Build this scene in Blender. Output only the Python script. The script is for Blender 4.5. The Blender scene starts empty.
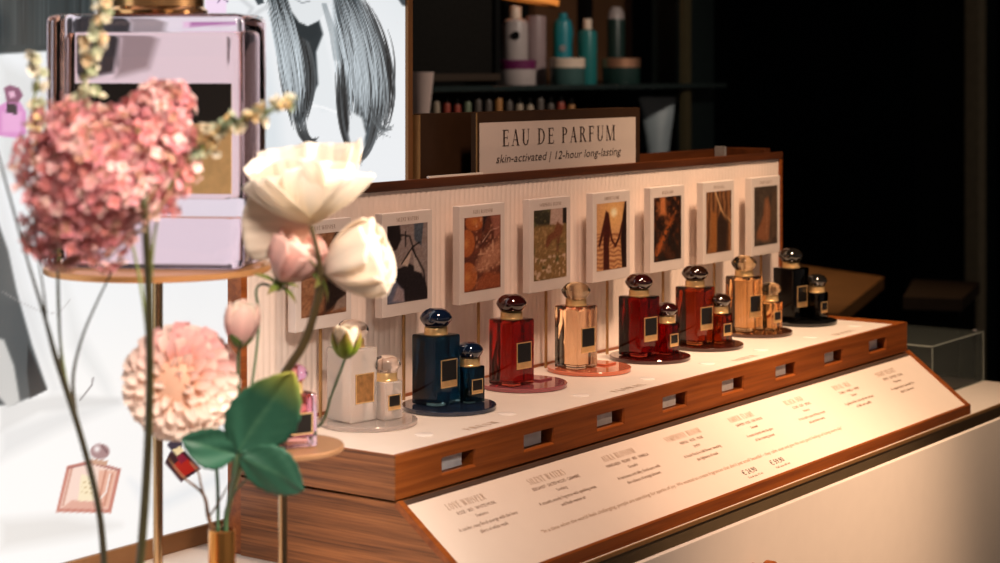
import bpy, bmesh, math, random
import numpy as np
from mathutils import Vector, Matrix, Euler

SC = bpy.context.scene
COL = SC.collection
PI = math.pi
R = math.radians
rng = random.Random(7)

# ------------------------------------------------------------------ camera
YAW = R(35.7936)
CAM = Vector((-1.6361, -1.3215, 0.4288))          # origin of the place: front left top corner of the display stand
V3 = Vector((math.cos(YAW), math.sin(YAW), 0)); R3 = Vector((math.sin(YAW), -math.cos(YAW), 0)); U3 = Vector((0, 0, 1))
cd = bpy.data.cameras.new('camera'); cam = bpy.data.objects.new('camera', cd); COL.objects.link(cam)
cam.location = CAM; cam.rotation_euler = (PI / 2, 0, YAW - PI / 2)
cd.sensor_width = 36; cd.lens = 68.4; cd.shift_y = -0.2125; cd.clip_start = 0.05
cd.dof.use_dof = True; cd.dof.focus_distance = 2.5; cd.dof.aperture_fstop = 5.6
SC.camera = cam

# ------------------------------------------------------------------ light and exposure
w = bpy.data.worlds.new('world'); SC.world = w; w.use_nodes = True
w.node_tree.nodes['Background'].inputs[0].default_value = (1.0, 0.82, 0.72, 1)
w.node_tree.nodes['Background'].inputs[1].default_value = 0.14
vs = SC.view_settings
vs.view_transform = 'Standard'; vs.look = 'None'; vs.exposure = 0.0; vs.gamma = 1.0; vs.use_curve_mapping = False

def spot(name, loc, aim, watts, deg, blend, col, r=0.03):
    d = bpy.data.lights.new(name, 'SPOT'); o = bpy.data.objects.new(name, d); COL.objects.link(o)
    d.energy = watts; d.spot_size = R(deg); d.spot_blend = blend; d.color = col; d.shadow_soft_size = r
    o.location = loc; o.rotation_euler = (Vector(aim) - Vector(loc)).to_track_quat('-Z', 'Y').to_euler()
    return o
WARM = (1.0, 0.66, 0.42)
spot('ceiling_spot_display_right', (0.80, -0.38, 1.55), (1.20, 0.06, -0.02), 186, 46, 1.0, WARM, 0.10)
spot('ceiling_spot_display_left', (0.12, -0.44, 1.6), (0.44, 0.03, 0.0), 110, 48, 1.0, (1.0, 0.66, 0.47), 0.10)
spot('ceiling_spot_flowers', (0.38, -1.32, 0.98), (-0.47, -0.08, 0.18), 290, 36, 0.6, (1.0, 0.84, 0.70), 0.14)
spot('fill_spot_bouquet', (-1.15, -1.25, 1.15), (-0.47, -0.10, 0.16), 185, 31, 0.8, (1.0, 0.84, 0.71), 0.14)  # fill added to brighten the flowers from the left front
spot('ceiling_spot_counter_front', (0.80, -1.5, 1.5), (0.76, -0.16, -0.30), 195, 28, 1.0, (1.0, 0.62, 0.38), 0.08)
spot('ceiling_spot_shelves', (1.9, 0.15, 1.15), (2.2, 1.36, 0.30), 34, 84, 0.9, (1.0, 0.86, 0.72), 0.05)
spot('fill_spot_back_tables', (2.5, 0.55, 1.7), (2.55, 0.72, -0.1), 30, 42, 0.9, WARM, 0.05)  # added spot that lifts the tables out of the dark

# ------------------------------------------------------------------ helpers
def at(px, py, t):                                  # point seen at that place of the photo, t metres along the view axis
    return CAM + (V3 + R3 * ((px - 500) / 1900) + U3 * ((69 - py) / 1900)) * t
def on(axis, val, px, py):
    d = V3 + R3 * ((px - 500) / 1900) + U3 * ((69 - py) / 1900)
    return CAM + d * ((val - CAM[axis]) / d[axis])

class MB:
    def __init__(s): s.bm = bmesh.new()
    def box(s, lo, hi, bev=0, seg=2, rot=None):
        lo, hi = Vector(lo), Vector(hi); c = (lo + hi) / 2; d = hi - lo
        M = Matrix.Translation(c) @ (rot.to_matrix().to_4x4() if rot else Matrix()) @ Matrix.Diagonal((d.x, d.y, d.z, 1))
        g = bmesh.ops.create_cube(s.bm, size=1, matrix=M)
        if bev:
            es = list({e for v in g['verts'] for e in v.link_edges})
            bmesh.ops.bevel(s.bm, geom=es, offset=bev, segments=seg, affect='EDGES', profile=0.5)
        return s
    def face(s, pts):
        return s.bm.faces.new([s.bm.verts.new(p) for p in pts])
    def prism(s, poly, vec):
        vec = Vector(vec)
        a = [s.bm.verts.new(p) for p in poly]; b = [s.bm.verts.new(Vector(p) + vec) for p in poly]
        n = len(a); s.bm.faces.new(a[::-1]); s.bm.faces.new(b)
        for i in range(n): s.bm.faces.new((a[i], a[(i + 1) % n], b[(i + 1) % n], b[i]))
        return s
    def lathe(s, prof, c=(0, 0, 0), seg=40, M=None):
        c = Vector(c); rings = []
        for r, z in prof:
            if r < 1e-6: vs_ = [s.bm.verts.new(Vector((0, 0, z)))]
            else: vs_ = [s.bm.verts.new(Vector((r * math.cos(2 * PI * i / seg), r * math.sin(2 * PI * i / seg), z))) for i in range(seg)]
            for v in vs_: v.co = (M @ v.co if M else v.co) + c
            rings.append(vs_)
        for a, b in zip(rings, rings[1:]):
            for i in range(seg):
                j = (i + 1) % seg
                if len(a) == 1 and len(b) == 1: continue
                if len(a) == 1: s.bm.faces.new((a[0], b[j], b[i]))
                elif len(b) == 1: s.bm.faces.new((a[i], a[j], b[0]))
                else: s.bm.faces.new((a[i], a[j], b[j], b[i]))
        if len(rings[0]) > 1: s.bm.faces.new(rings[0][::-1])
        if len(rings[-1]) > 1: s.bm.faces.new(rings[-1])
        return s
    def tube(s, pts, rad, seg=8, sub=6):
        pts = [Vector(p) for p in pts]
        if not hasattr(rad, '__len__'): rad = [rad] * len(pts)
        P, Q = [], []
        n = len(pts)
        for i in range(n - 1):                       # Catmull-Rom
            p0, p1, p2, p3 = pts[max(i - 1, 0)], pts[i], pts[i + 1], pts[min(i + 2, n - 1)]
            for k in range(sub if n > 2 else 1):
                t = k / (sub if n > 2 else 1)
                P.append(0.5 * ((2 * p1) + (p2 - p0) * t + (2 * p0 - 5 * p1 + 4 * p2 - p3) * t * t + (3 * p1 - p0 - 3 * p2 + p3) * t ** 3))
                Q.append(rad[i] * (1 - t) + rad[i + 1] * t)
        P.append(pts[-1]); Q.append(rad[-1])
        T = (P[1] - P[0]).normalized(); N = T.orthogonal().normalized(); rings = []
        for i, p in enumerate(P):
            t = (P[min(i + 1, len(P) - 1)] - P[max(i - 1, 0)]).normalized()
            N = (N - t * N.dot(t)).normalized(); B = t.cross(N)
            rings.append([s.bm.verts.new(p + (N * math.cos(2 * PI * k / seg) + B * math.sin(2 * PI * k / seg)) * Q[i]) for k in range(seg)])
        for a, b in zip(rings, rings[1:]):
            for i in range(seg): s.bm.faces.new((a[i], a[(i + 1) % seg], b[(i + 1) % seg], b[i]))
        s.bm.faces.new(rings[0][::-1]); s.bm.faces.new(rings[-1])
        return s
    def grid(s, f, nu, nv):
        g = [[s.bm.verts.new(f(i / nu, j / nv)) for j in range(nv + 1)] for i in range(nu + 1)]
        for i in range(nu):
            for j in range(nv): s.bm.faces.new((g[i][j], g[i + 1][j], g[i + 1][j + 1], g[i][j + 1]))
        return s
    def blob(s, c, rad, rot=None, sub=2):
        M = Matrix.Translation(Vector(c)) @ (rot.to_matrix().to_4x4() if rot else Matrix()) @ Matrix.Diagonal((*rad, 1))
        bmesh.ops.create_icosphere(s.bm, subdivisions=sub, radius=1, matrix=M); return s
    def build(s, name, m, parent=None, smooth=True, loc=None, ang=35):
        me = bpy.data.meshes.new(name)
        bmesh.ops.recalc_face_normals(s.bm, faces=s.bm.faces)
        s.bm.to_mesh(me); s.bm.free()
        return link(name, me, m, parent, smooth, loc, ang)

def link(name, me, m, parent=None, smooth=True, loc=None, ang=35):
    o = bpy.data.objects.new(name, me); COL.objects.link(o)
    if m: me.materials.append(m)
    if smooth:
        me.polygons.foreach_set('use_smooth', [True] * len(me.polygons))
        try: me.set_sharp_from_angle(angle=R(ang))
        except Exception: pass
    if parent: o.parent = parent
    if loc is not None: o.location = loc
    return o
def tag(o, label, cat, group=None, kind=None):
    o['label'] = label; o['category'] = cat
    if group: o['group'] = group
    if kind: o['kind'] = kind
    return o
def thing(name, label, cat, loc=(0, 0, 0), rz=0, group=None):
    o = bpy.data.objects.new(name, None); COL.objects.link(o); o.empty_display_size = 0.02
    o.location = loc; o.rotation_euler = (0, 0, rz); tag(o, label, cat, group); return o
def struct(o): o['kind'] = 'structure'; return o

# ------------------------------------------------------------------ materials
def base(name):
    m = bpy.data.materials.new(name); m.use_nodes = True
    return m, m.node_tree, m.node_tree.nodes['Principled BSDF']
def mat(name, col, rough=0.5, metal=0, trans=0, ior=1.45, coat=0, spec=0.5, var=0.06, scale=40):
    m, nt, b = base(name)
    b.inputs['Roughness'].default_value = rough; b.inputs['Metallic'].default_value = metal
    b.inputs['Transmission Weight'].default_value = trans; b.inputs['IOR'].default_value = ior
    b.inputs['Coat Weight'].default_value = coat; b.inputs['Specular IOR Level'].default_value = spec
    b.inputs['Base Color'].default_value = (*col, 1)
    if var and not trans:
        tc = nt.nodes.new('ShaderNodeTexCoord'); n = nt.nodes.new('ShaderNodeTexNoise'); n.inputs['Scale'].default_value = scale; n.inputs['Detail'].default_value = 4
        r = nt.nodes.new('ShaderNodeValToRGB')
        r.color_ramp.elements[0].color = (*[c * (1 - var) for c in col], 1); r.color_ramp.elements[1].color = (*[min(1, c * (1 + var)) for c in col], 1)
        r.color_ramp.elements[0].position = 0.3; r.color_ramp.elements[1].position = 0.7
        nt.links.new(tc.outputs['Object'], n.inputs['Vector']); nt.links.new(n.outputs['Fac'], r.inputs[0]); nt.links.new(r.outputs[0], b.inputs['Base Color'])
    return m
def wood(name, dark, light, scale, rough=0.38, wave=(0, 0, 0)):
    m, nt, b = base(name)
    tc = nt.nodes.new('ShaderNodeTexCoord'); mp = nt.nodes.new('ShaderNodeMapping'); mp.inputs['Scale'].default_value = scale
    n = nt.nodes.new('ShaderNodeTexNoise'); n.inputs['Scale'].default_value = 1; n.inputs['Detail'].default_value = 8; n.inputs['Roughness'].default_value = 0.62; n.inputs['Distortion'].default_value = 0.35
    n2 = nt.nodes.new('ShaderNodeTexNoise'); n2.inputs['Scale'].default_value = 9; n2.inputs['Detail'].default_value = 3
    r = nt.nodes.new('ShaderNodeValToRGB'); r.color_ramp.elements[0].color = (*dark, 1); r.color_ramp.elements[1].color = (*light, 1)
    r.color_ramp.elements[0].position = 0.36; r.color_ramp.elements[1].position = 0.64
    mx = nt.nodes.new('ShaderNodeMix'); mx.data_type = 'RGBA'; mx.blend_type = 'MULTIPLY'; mx.inputs[0].default_value = 0.35
    r2 = nt.nodes.new('ShaderNodeValToRGB'); r2.color_ramp.elements[0].color = (0.55, 0.5, 0.45, 1); r2.color_ramp.elements[1].color = (1, 1, 1, 1)
    bp = nt.nodes.new('ShaderNodeBump'); bp.inputs['Strength'].default_value = 0.12; bp.inputs['Distance'].default_value = 0.001
    L = nt.links.new
    L(tc.outputs['Object'], mp.inputs[0]); L(mp.outputs[0], n.inputs['Vector']); L(tc.outputs['Object'], n2.inputs['Vector'])
    L(n.outputs['Fac'], r.inputs[0]); L(n2.outputs['Fac'], r2.inputs[0]); L(r.outputs[0], mx.inputs[6]); L(r2.outputs[0], mx.inputs[7])
    L(mx.outputs[2], b.inputs['Base Color']); L(n.outputs['Fac'], bp.inputs['Height']); L(bp.outputs[0], b.inputs['Normal'])
    b.inputs['Roughness'].default_value = rough; b.inputs['Coat Weight'].default_value = 0.1; b.inputs['Specular IOR Level'].default_value = 0.35; b.inputs['Coat Roughness'].default_value = 0.2
    return m
def glass(name, col, rough=0.0, ior=1.45):
    return mat(name, col, rough, 0, 1, ior)
def painted(name, rough=0.5, emit=0):               # colours kept in the mesh's colour attribute (print, petals)
    m, nt, b = base(name)
    a = nt.nodes.new('ShaderNodeVertexColor'); a.layer_name = 'Col'
    if emit:
        b.inputs['Base Color'].default_value = (0.02, 0.02, 0.02, 1); b.inputs['Emission Strength'].default_value = emit
        nt.links.new(a.outputs[0], b.inputs['Emission Color'])
    else: nt.links.new(a.outputs[0], b.inputs['Base Color'])
    b.inputs['Roughness'].default_value = rough
    return m
def petalmat(name, through=0.35, rough=0.6):
    m, nt, b = base(name)
    a = nt.nodes.new('ShaderNodeVertexColor'); a.layer_name = 'Col'
    tr = nt.nodes.new('ShaderNodeBsdfTranslucent'); mx = nt.nodes.new('ShaderNodeMixShader'); mx.inputs[0].default_value = through
    L = nt.links.new; L(a.outputs[0], b.inputs['Base Color']); L(a.outputs[0], tr.inputs[0])
    L(b.outputs[0], mx.inputs[1]); L(tr.outputs[0], mx.inputs[2]); L(mx.outputs[0], nt.nodes['Material Output'].inputs[0])
    b.inputs['Roughness'].default_value = rough; b.inputs['Specular IOR Level'].default_value = 0.25
    return m
def glow(name, col, strength):
    m, nt, b = base(name); b.inputs['Base Color'].default_value = (0.02, 0.02, 0.02, 1)
    b.inputs['Emission Color'].default_value = (*col, 1); b.inputs['Emission Strength'].default_value = strength; return m

WX = wood('walnut_along_the_counter', (0.20, 0.048, 0.007), (0.34, 0.095, 0.017), (4, 90, 130))
WY = wood('walnut_side_veneer', (0.11, 0.036, 0.010), (0.36, 0.135, 0.045), (40, 5, 300))
WD = wood('dark_walnut', (0.050, 0.015, 0.005), (0.11, 0.032, 0.009), (5, 90, 90))
WHITE = mat('white_laminate', (0.80, 0.74, 0.68), 0.35, var=0.015)
CREAM = mat('cream_ribbed_panel', (0.86, 0.74, 0.675), 0.5, var=0.02)
PAPER = mat('white_card_board', (0.70, 0.62, 0.585), 0.5, var=0.015)
PAPER_EDGE = mat('white_card_edge', (0.85, 0.78, 0.74), 0.5, var=0.01)
BRASS = mat('brushed_brass', (0.74, 0.42, 0.14), 0.3, 0.8, var=0.05, scale=120)
BRASSD = mat('aged_brass', (0.46, 0.27, 0.11), 0.4, 0.6, var=0.06, scale=90)
GOLD = mat('gold_collar', (0.95, 0.64, 0.29), 0.30, 0.6, var=0.04)
BRONZE = mat('dark_bronze', (0.055, 0.027, 0.013), 0.42, 0.4, var=0.08)
INK = mat('dark_brown_ink', (0.045, 0.028, 0.022), 0.6, var=0)
INKS = mat('soft_brown_ink', (0.42, 0.27, 0.18), 0.6, var=0)
INKM = mat('brown_print', (0.24, 0.135, 0.085), 0.6, var=0)
GREYP = mat('grey_metal_plate', (0.40, 0.39, 0.40), 0.35, 0.6, var=0.12, scale=60)
TAGM = mat('pale_grey_tag', (0.62, 0.63, 0.66), 0.4, var=0.10, scale=80)
POLE = mat('polished_dark_brass', (0.50, 0.34, 0.19), 0.2, 1, var=0.04)
VASEM = mat('orange_brass', (0.78, 0.36, 0.10), 0.17, 0.95, var=0.04)
SHADOWGAP = mat('grey_brown_metal_strip', (0.13, 0.085, 0.065), 0.35, 0.5, var=0.05)
BLACK = mat('black_wall', (0.0035, 0.006, 0.008), 0.7, spec=0.08, var=0.2, scale=3)
MIRROR = mat('gilded_label', (0.80, 0.52, 0.24), 0.38, 0.75, var=0.10, scale=90)
LABELK = mat('black_label', (0.012, 0.010, 0.009), 0.18, var=0)
LEAFG = None

# ------------------------------------------------------------------ lettering
def serif(txt, track=0.16):
    """Roman capitals, one unit tall: list of polygons and total width."""
    T, t, s, st = 0.135, 0.048, 0.075, 0.035
    out = []; x = 0.0
    def rect(x0, y0, x1, y1): P.append([(x0, y0), (x1, y0), (x1, y1), (x0, y1)])
    def stem(x, wd=T, y0=0, y1=1, b=True, tp=True):
        rect(x, y0, x + wd, y1)
        if b: rect(x - s, y0, x + wd + s, y0 + st)
        if tp: rect(x - s, y1 - st, x + wd + s, y1)
    def diag(x0, y0, x1, y1, wd): P.append([(x0, y0), (x0 + wd, y0), (x1 + wd, y1), (x1, y1)])
    def arc(cx, cy, rx, ry, a0, a1, w0=t, w1=T, n=14):
        o, i = [], []
        for k in range(n + 1):
            a = R(a0 + (a1 - a0) * k / n); c, sn = math.cos(a), math.sin(a)
            wd = w0 + (w1 - w0) * abs(c)
            o.append((cx + rx * c, cy + ry * sn)); i.append((cx + (rx - wd) * c, cy + (ry - (w0 * (1 - abs(c)) + wd * abs(c))) * sn))
        for k in range(n): P.append([o[k], o[k + 1], i[k + 1], i[k]])
    for ch in txt:
        P = []; wd = 0.6
        if ch == ' ': wd = 0.28
        elif ch in 'EF':
            stem(0.08); rect(0.08, 1 - t, 0.55, 1); rect(0.55 - t, 0.80, 0.55, 1); rect(0.2, 0.50, 0.46, 0.5 + t); rect(0.44, 0.42, 0.47, 0.63)
            if ch == 'E': rect(0.08, 0, 0.58, t); rect(0.58 - t, 0, 0.58, 0.22)
            wd = 0.62
        elif ch == 'L': stem(0.08); rect(0.08, 0, 0.55, t); rect(0.55 - t, 0, 0.55, 0.24); wd = 0.58
        elif ch == 'A':
            diag(0.06, 0, 0.33, 1, t); diag(0.52, 0, 0.29, 1, T); rect(0.15, 0.33, 0.58, 0.33 + t); rect(-0.02, 0, 0.19, st); rect(0.44, 0, 0.74, st); wd = 0.72
        elif ch == 'V': diag(0.26, 0, 0.04, 1, T); diag(0.34, 0, 0.60, 1, t); rect(-0.03, 1 - st, 0.26, 1); rect(0.52, 1 - st, 0.72, 1); wd = 0.70
        elif ch == 'W':
            diag(0.22, 0, 0.03, 1, T); diag(0.29, 0, 0.50, 1, t); diag(0.62, 0, 0.45, 1, T); diag(0.70, 0, 0.92, 1, t)
            rect(-0.04, 1 - st, 0.24, 1); rect(0.40, 1 - st, 0.66, 1); rect(0.85, 1 - st, 1.03, 1); wd = 1.0
        elif ch == 'U': stem(0.08, T, 0.3, 1, b=False); stem(0.58, t, 0.3, 1, b=False); arc(0.353, 0.32, 0.273, 0.33, 180, 360); wd = 0.74
        elif ch == 'D': stem(0.08); arc(0.22, 0.5, 0.48, 0.5, -90, 90); wd = 0.76
        elif ch in 'PRB':
            stem(0.08); arc(0.22, 0.745, 0.33, 0.255, -90, 90); wd = 0.60
            if ch == 'R': diag(0.56, 0, 0.28, 0.5, T); rect(0.52, 0, 0.76, st); wd = 0.72
            if ch == 'B': arc(0.22, 0.265, 0.38, 0.265, -90, 90); wd = 0.66
        elif ch == 'M':
            stem(0.08, t, b=True, tp=False); stem(0.78, T, b=True, tp=True); diag(0.40, 0, 0.07, 1, T); diag(0.46, 0, 0.78, 1, t); rect(0, 1 - st, 0.2, 1); wd = 0.98
        elif ch == 'N': stem(0.08, t, tp=False); stem(0.62, t, b=False); diag(0.56, 0, 0.06, 1, T); rect(-0.02, 1 - st, 0.2, 1); wd = 0.76
        elif ch == 'I': stem(0.08); wd = 0.30
        elif ch == 'T': stem(0.25, tp=False); rect(0.0, 1 - t, 0.64, 1); rect(0, 0.8, t, 1); rect(0.64 - t, 0.8, 0.64, 1); wd = 0.64
        elif ch == 'H': stem(0.08); stem(0.55); rect(0.2, 0.5, 0.56, 0.5 + t); wd = 0.78
        elif ch in 'OG' or ch == 'C':
            if ch == 'O': arc(0.38, 0.5, 0.36, 0.51, 0, 360, n=28)
            else: arc(0.38, 0.5, 0.36, 0.51, 45, 315, n=22); rect(0.60, 0.68, 0.64, 0.92)
            if ch == 'G': rect(0.52, 0.08, 0.52 + T, 0.42); rect(0.44, 0.40, 0.72, 0.40 + st)
            wd = 0.76
        elif ch == 'S':
            pts = [(0.44, 0.82), (0.36, 0.94), (0.24, 0.97), (0.12, 0.90), (0.09, 0.76), (0.16, 0.63), (0.28, 0.53), (0.40, 0.42), (0.46, 0.27), (0.42, 0.12), (0.30, 0.03), (0.17, 0.05), (0.07, 0.18)]
            ws = [t, t, t, 0.08, 0.12, T, T, T, 0.12, 0.08, t, t, t]
            L_, R_ = [], []
            for k, (a, b) in enumerate(pts):
                p, q = pts[max(k - 1, 0)], pts[min(k + 1, len(pts) - 1)]
                d = Vector((q[0] - p[0], q[1] - p[1])).normalized(); n = Vector((-d.y, d.x)) * ws[k] / 2
                L_.append((a + n.x, b + n.y)); R_.append((a - n.x, b - n.y))
            for k in range(len(pts) - 1): P.append([L_[k], L_[k + 1], R_[k + 1], R_[k]])
            wd = 0.52
        elif ch == 'K': stem(0.08); diag(0.2, 0.45, 0.56, 1, t); diag(0.54, 0, 0.26, 0.56, T); wd = 0.72
        elif ch == 'Y': diag(0.28, 0.45, 0.04, 1, T); diag(0.34, 0.45, 0.58, 1, t); rect(0.27, 0, 0.27 + T, 0.5); wd = 0.66
        out += [[(a + x, b) for a, b in p] for p in P]; x += wd + track
    return out, x - track
def put(polys, M, name, m, parent):                 # flat polygons through a matrix (x right, y up, z out of the surface)
    verts, faces = [], []
    for p in polys:
        k = len(verts); verts += [tuple(M @ Vector((a, b, 0))) for a, b in p]; faces.append(range(k, k + len(p)))
    me = bpy.data.meshes.new(name); me.from_pydata(verts, [], [list(f) for f in faces])
    return link(name, me, m, parent, False)
def frame(o, x, y):                                  # matrix from origin and two axes
    x, y = Vector(x), Vector(y); z = x.cross(y)
    return Matrix(((x.x, y.x, z.x, o[0]), (x.y, y.y, z.y, o[1]), (x.z, y.z, z.z, o[2]), (0, 0, 0, 1)))
def serif_text(txt, M, h, name, m, parent, sx=1.0, align=0.5, track=0.16):
    P, wd = serif(txt, track)
    return put([[((a - wd * align) * h * sx, b * h) for a, b in p] for p in P], M, name, m, parent)
def sans_text(txt, M, h, name, m, parent, width=None, shear=0.0, align='CENTER'):
    c = bpy.data.curves.new('t', 'FONT'); c.body = txt; c.size = 1; c.align_x = align; c.shear = shear; c.resolution_u = 2
    o = bpy.data.objects.new('t', c); COL.objects.link(o)
    dg = bpy.context.evaluated_depsgraph_get(); dg.update()
    me = bpy.data.meshes.new_from_object(o.evaluated_get(dg)); bpy.data.objects.remove(o); bpy.data.curves.remove(c)
    n = len(me.vertices); co = np.zeros(n * 3); me.vertices.foreach_get('co', co); co = co.reshape(-1, 3)
    k = (width / (co[:, 0].max() - co[:, 0].min()) if width else h)
    co[:, 0] *= k; co[:, 1] *= h; co[:, 2] = 0
    me.vertices.foreach_set('co', co.ravel()); me.transform(M); me.name = name
    return link(name, me, m, parent, False)

# ------------------------------------------------------------------ prints: colour painted on a fine grid of points
def print_mesh(name, o, ax, ay, w_, h_, nu, nv, fn, m, parent, us=None):
    us = np.linspace(0, 1, nu + 1) if us is None else us; nu = len(us) - 1
    vs_ = np.linspace(0, 1, nv + 1)
    U, Vv = np.meshgrid(us, vs_, indexing='ij')
    o, ax, ay = np.array(o), np.array(ax), np.array(ay)
    co = o + U[..., None] * ax * w_ + Vv[..., None] * ay * h_
    col = np.clip(fn(U, Vv), 0, 1)
    i, j = np.meshgrid(np.arange(nu), np.arange(nv), indexing='ij'); a = (i * (nv + 1) + j).ravel()
    f = np.stack([a, a + nv + 1, a + nv + 2, a + 1], 1)
    me = bpy.data.meshes.new(name); me.from_pydata(co.reshape(-1, 3).tolist(), [], f.tolist())
    at_ = me.color_attributes.new('Col', 'FLOAT_COLOR', 'POINT')
    c4 = np.ones((col.shape[0] * col.shape[1], 4)); c4[:, :3] = col.reshape(-1, 3) ** 2.2   # colours given as seen on screen
    at_.data.foreach_set('color', c4.ravel().astype(np.float32))
    return link(name, me, m, parent, False)
def vnoise(X, Y, seed, sc):
    r = np.random.default_rng(seed); g = r.random((64, 64))
    x, y = X * sc, Y * sc; xi, yi = np.floor(x).astype(int), np.floor(y).astype(int); fx, fy = x - xi, y - yi
    fx, fy = fx * fx * (3 - 2 * fx), fy * fy * (3 - 2 * fy)
    G = lambda a, b: g[a % 64, b % 64]
    return (G(xi, yi) * (1 - fx) + G(xi + 1, yi) * fx) * (1 - fy) + (G(xi, yi + 1) * (1 - fx) + G(xi + 1, yi + 1) * fx) * fy
def mixc(I, mask, c):
    mask = np.clip(mask, 0, 1)[..., None]; return I * (1 - mask) + np.array(c) * mask
def sdpoly(X, Y, poly):                              # inside mask (soft edge) of a polygon
    ins = np.zeros(X.shape, bool); d = np.full(X.shape, 1e9); n = len(poly)
    for k in range(n):
        x0, y0 = poly[k]; x1, y1 = poly[(k + 1) % n]
        c = ((y0 > Y) != (y1 > Y)) & (X < (x1 - x0) * (Y - y0) / ((y1 - y0) if y1 != y0 else 1e-9) + x0); ins ^= c
        ex, ey = x1 - x0, y1 - y0; tt = np.clip(((X - x0) * ex + (Y - y0) * ey) / (ex * ex + ey * ey + 1e-12), 0, 1)
        d = np.minimum(d, np.hypot(X - x0 - tt * ex, Y - y0 - tt * ey))
    return np.where(ins, d, -d)
def poly(I, X, Y, pts, c, soft=1.0, a=1.0): return mixc(I, np.clip(sdpoly(X, Y, pts) / soft + 0.5, 0, 1) * a, c)
def stroke(I, X, Y, pts, wd, c, a=1.0, soft=0.7):
    xs, ys = [p[0] for p in pts], [p[1] for p in pts]; mg = max(wd) + 2 if hasattr(wd, '__len__') else wd + 2
    sel = (X > min(xs) - mg) & (X < max(xs) + mg) & (Y > min(ys) - mg) & (Y < max(ys) + mg)
    if not sel.any(): return I
    x, y = X[sel], Y[sel]; best = np.full(x.shape, -1e9); n = len(pts)
    for k in range(n - 1):
        x0, y0 = pts[k]; ex, ey = pts[k + 1][0] - x0, pts[k + 1][1] - y0
        tt = np.clip(((x - x0) * ex + (y - y0) * ey) / (ex * ex + ey * ey + 1e-9), 0, 1)
        ww = (wd[k] * (1 - tt) + wd[k + 1] * tt) if hasattr(wd, '__len__') else wd
        best = np.maximum(best, ww / 2 - np.hypot(x - x0 - tt * ex, y - y0 - tt * ey))
    mk = (np.clip(best / soft + 0.5, 0, 1) * a)[..., None]
    I[sel] = I[sel] * (1 - mk) + np.array(c) * mk
    return I

# ================================================================== THE SETTING
struct(MB().box((-4, -4, -1.083), (8, 4.2, -1.043)).build('floor', mat('dark_floor', (0.006, 0.005, 0.0045), 0.6, spec=0.1, var=0.2, scale=4), None, False))
struct(MB().box((-4, 2.05, -1.043), (8, 2.15, 2.2)).build('wall_back', BLACK, None, False))
struct(MB().box((7.0, -4, -1.043), (7.1, 2.05, 2.2)).build('wall_right', BLACK, None, False))
struct(MB().box((-4, -4, 2.2), (8, 4.2, 2.26)).build('ceiling', mat('dark_ceiling', (0.02, 0.018, 0.016), 0.7), None, False))
# ================================================================== COUNTER
ct = thing('counter', 'long white counter with brass edged top carrying the walnut perfume display', 'counter', (0.7, 0.3, -1.043))
off = Vector((-0.7, -0.3, 1.043))
def sub(parent_loc): return lambda p: Vector(p) - Vector(parent_loc)
def cbox(name, lo, hi, m, bev=0.0, par=None, pl=(0.7, 0.3, -1.043)):
    return MB().box(Vector(lo) - Vector(pl), Vector(hi) - Vector(pl), bev).build(name, m, par)
cbox('worktop', (-1.25, -0.1130, -0.1485), (1.712, 0.44, -0.143), WHITE, 0.001, ct)
cbox('brass_edge', (-1.25, -0.1155, -0.1480), (1.712, -0.1130, -0.1435), BRASSD, 0, ct)
fp = cbox('front_panel', (-1.25, -0.165, -0.98), (1.712, -0.157, -0.1445), WHITE, 0.0012, ct)
cbox('carcass', (-1.25, -0.157, -1.0), (1.712, 0.43, -0.185), mat('dark_carcass', (0.10, 0.075, 0.055), 0.6), 0, ct)
cbox('back_rail', (-1.25, -0.111, -0.185), (1.712, 0.43, -0.1485), mat('dark_recess', (0.16, 0.125, 0.075), 0.5), 0, ct)
cbox('plinth', (-1.25, -0.10, -1.043), (1.712, 0.42, -0.98), BLACK, 0, ct)
kn = MB().tube([Vector((0.518, -0.165, -0.205)) + off, Vector((0.518, -0.186, -0.205)) + off], 0.004, 12)
kn.lathe([(0, -0.010), (0.008, -0.010), (0.0105, -0.007), (0.0105, 0.004), (0.008, 0.008), (0, 0.008)], Vector((0.518, -0.192, -0.205)) + off, 20, Matrix.Rotation(PI / 2, 4, 'X'))
kn.build('wooden_knob', WX, ct)['label'] = 'round walnut knob'

# ================================================================== PERFUME DISPLAY
DL = (0.686, 0.1, -0.143); LX = 1.372
dsp = thing('perfume_display', 'stepped walnut perfume display with ribbed cream back and sloping information tray', 'display stand', DL)
S = sub(DL)
# front rail with eight price windows
wx = [(0.083 + 0.163 * k, 0.149 + 0.163 * k) for k in range(8)]; wz = (-0.0355, -0.0146)
b = MB(); xs = [0.0] + [v for p in wx for v in p] + [LX]; zs = [-0.048, wz[0], wz[1], 0.0008]
vd = {}
def vtx(x, y, z):
    k = (round(x, 5), round(y, 5), round(z, 5))
    if k not in vd: vd[k] = b.bm.verts.new(S(k))
    return vd[k]
for i in range(len(xs) - 1):
    for j in range(3):
        if j == 1 and i % 2 == 1: continue
        b.bm.faces.new((vtx(xs[i], 0, zs[j]), vtx(xs[i + 1], 0, zs[j]), vtx(xs[i + 1], 0, zs[j + 1]), vtx(xs[i], 0, zs[j + 1])))
ring = lambda x0, x1, z0, z1, y: [(x0, y, z0), (x1, y, z0), (x1, y, z1), (x0, y, z1)]
for x0, x1 in wx:
    e = 0.0022
    A, B, C_ = ring(x0, x1, *wz, 0), ring(x0 + e * 0.3, x1 - e, wz[0] + e, wz[1] - e * 0.3, 0.0025), ring(x0 + e * 0.3, x1 - e, wz[0] + e, wz[1] - e * 0.3, 0.021)
    for P, Q in ((A, B), (B, C_)):
        for k in range(4): b.bm.faces.new((vtx(*P[k]), vtx(*P[(k + 1) % 4]), vtx(*Q[(k + 1) % 4]), vtx(*Q[k])))
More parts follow.
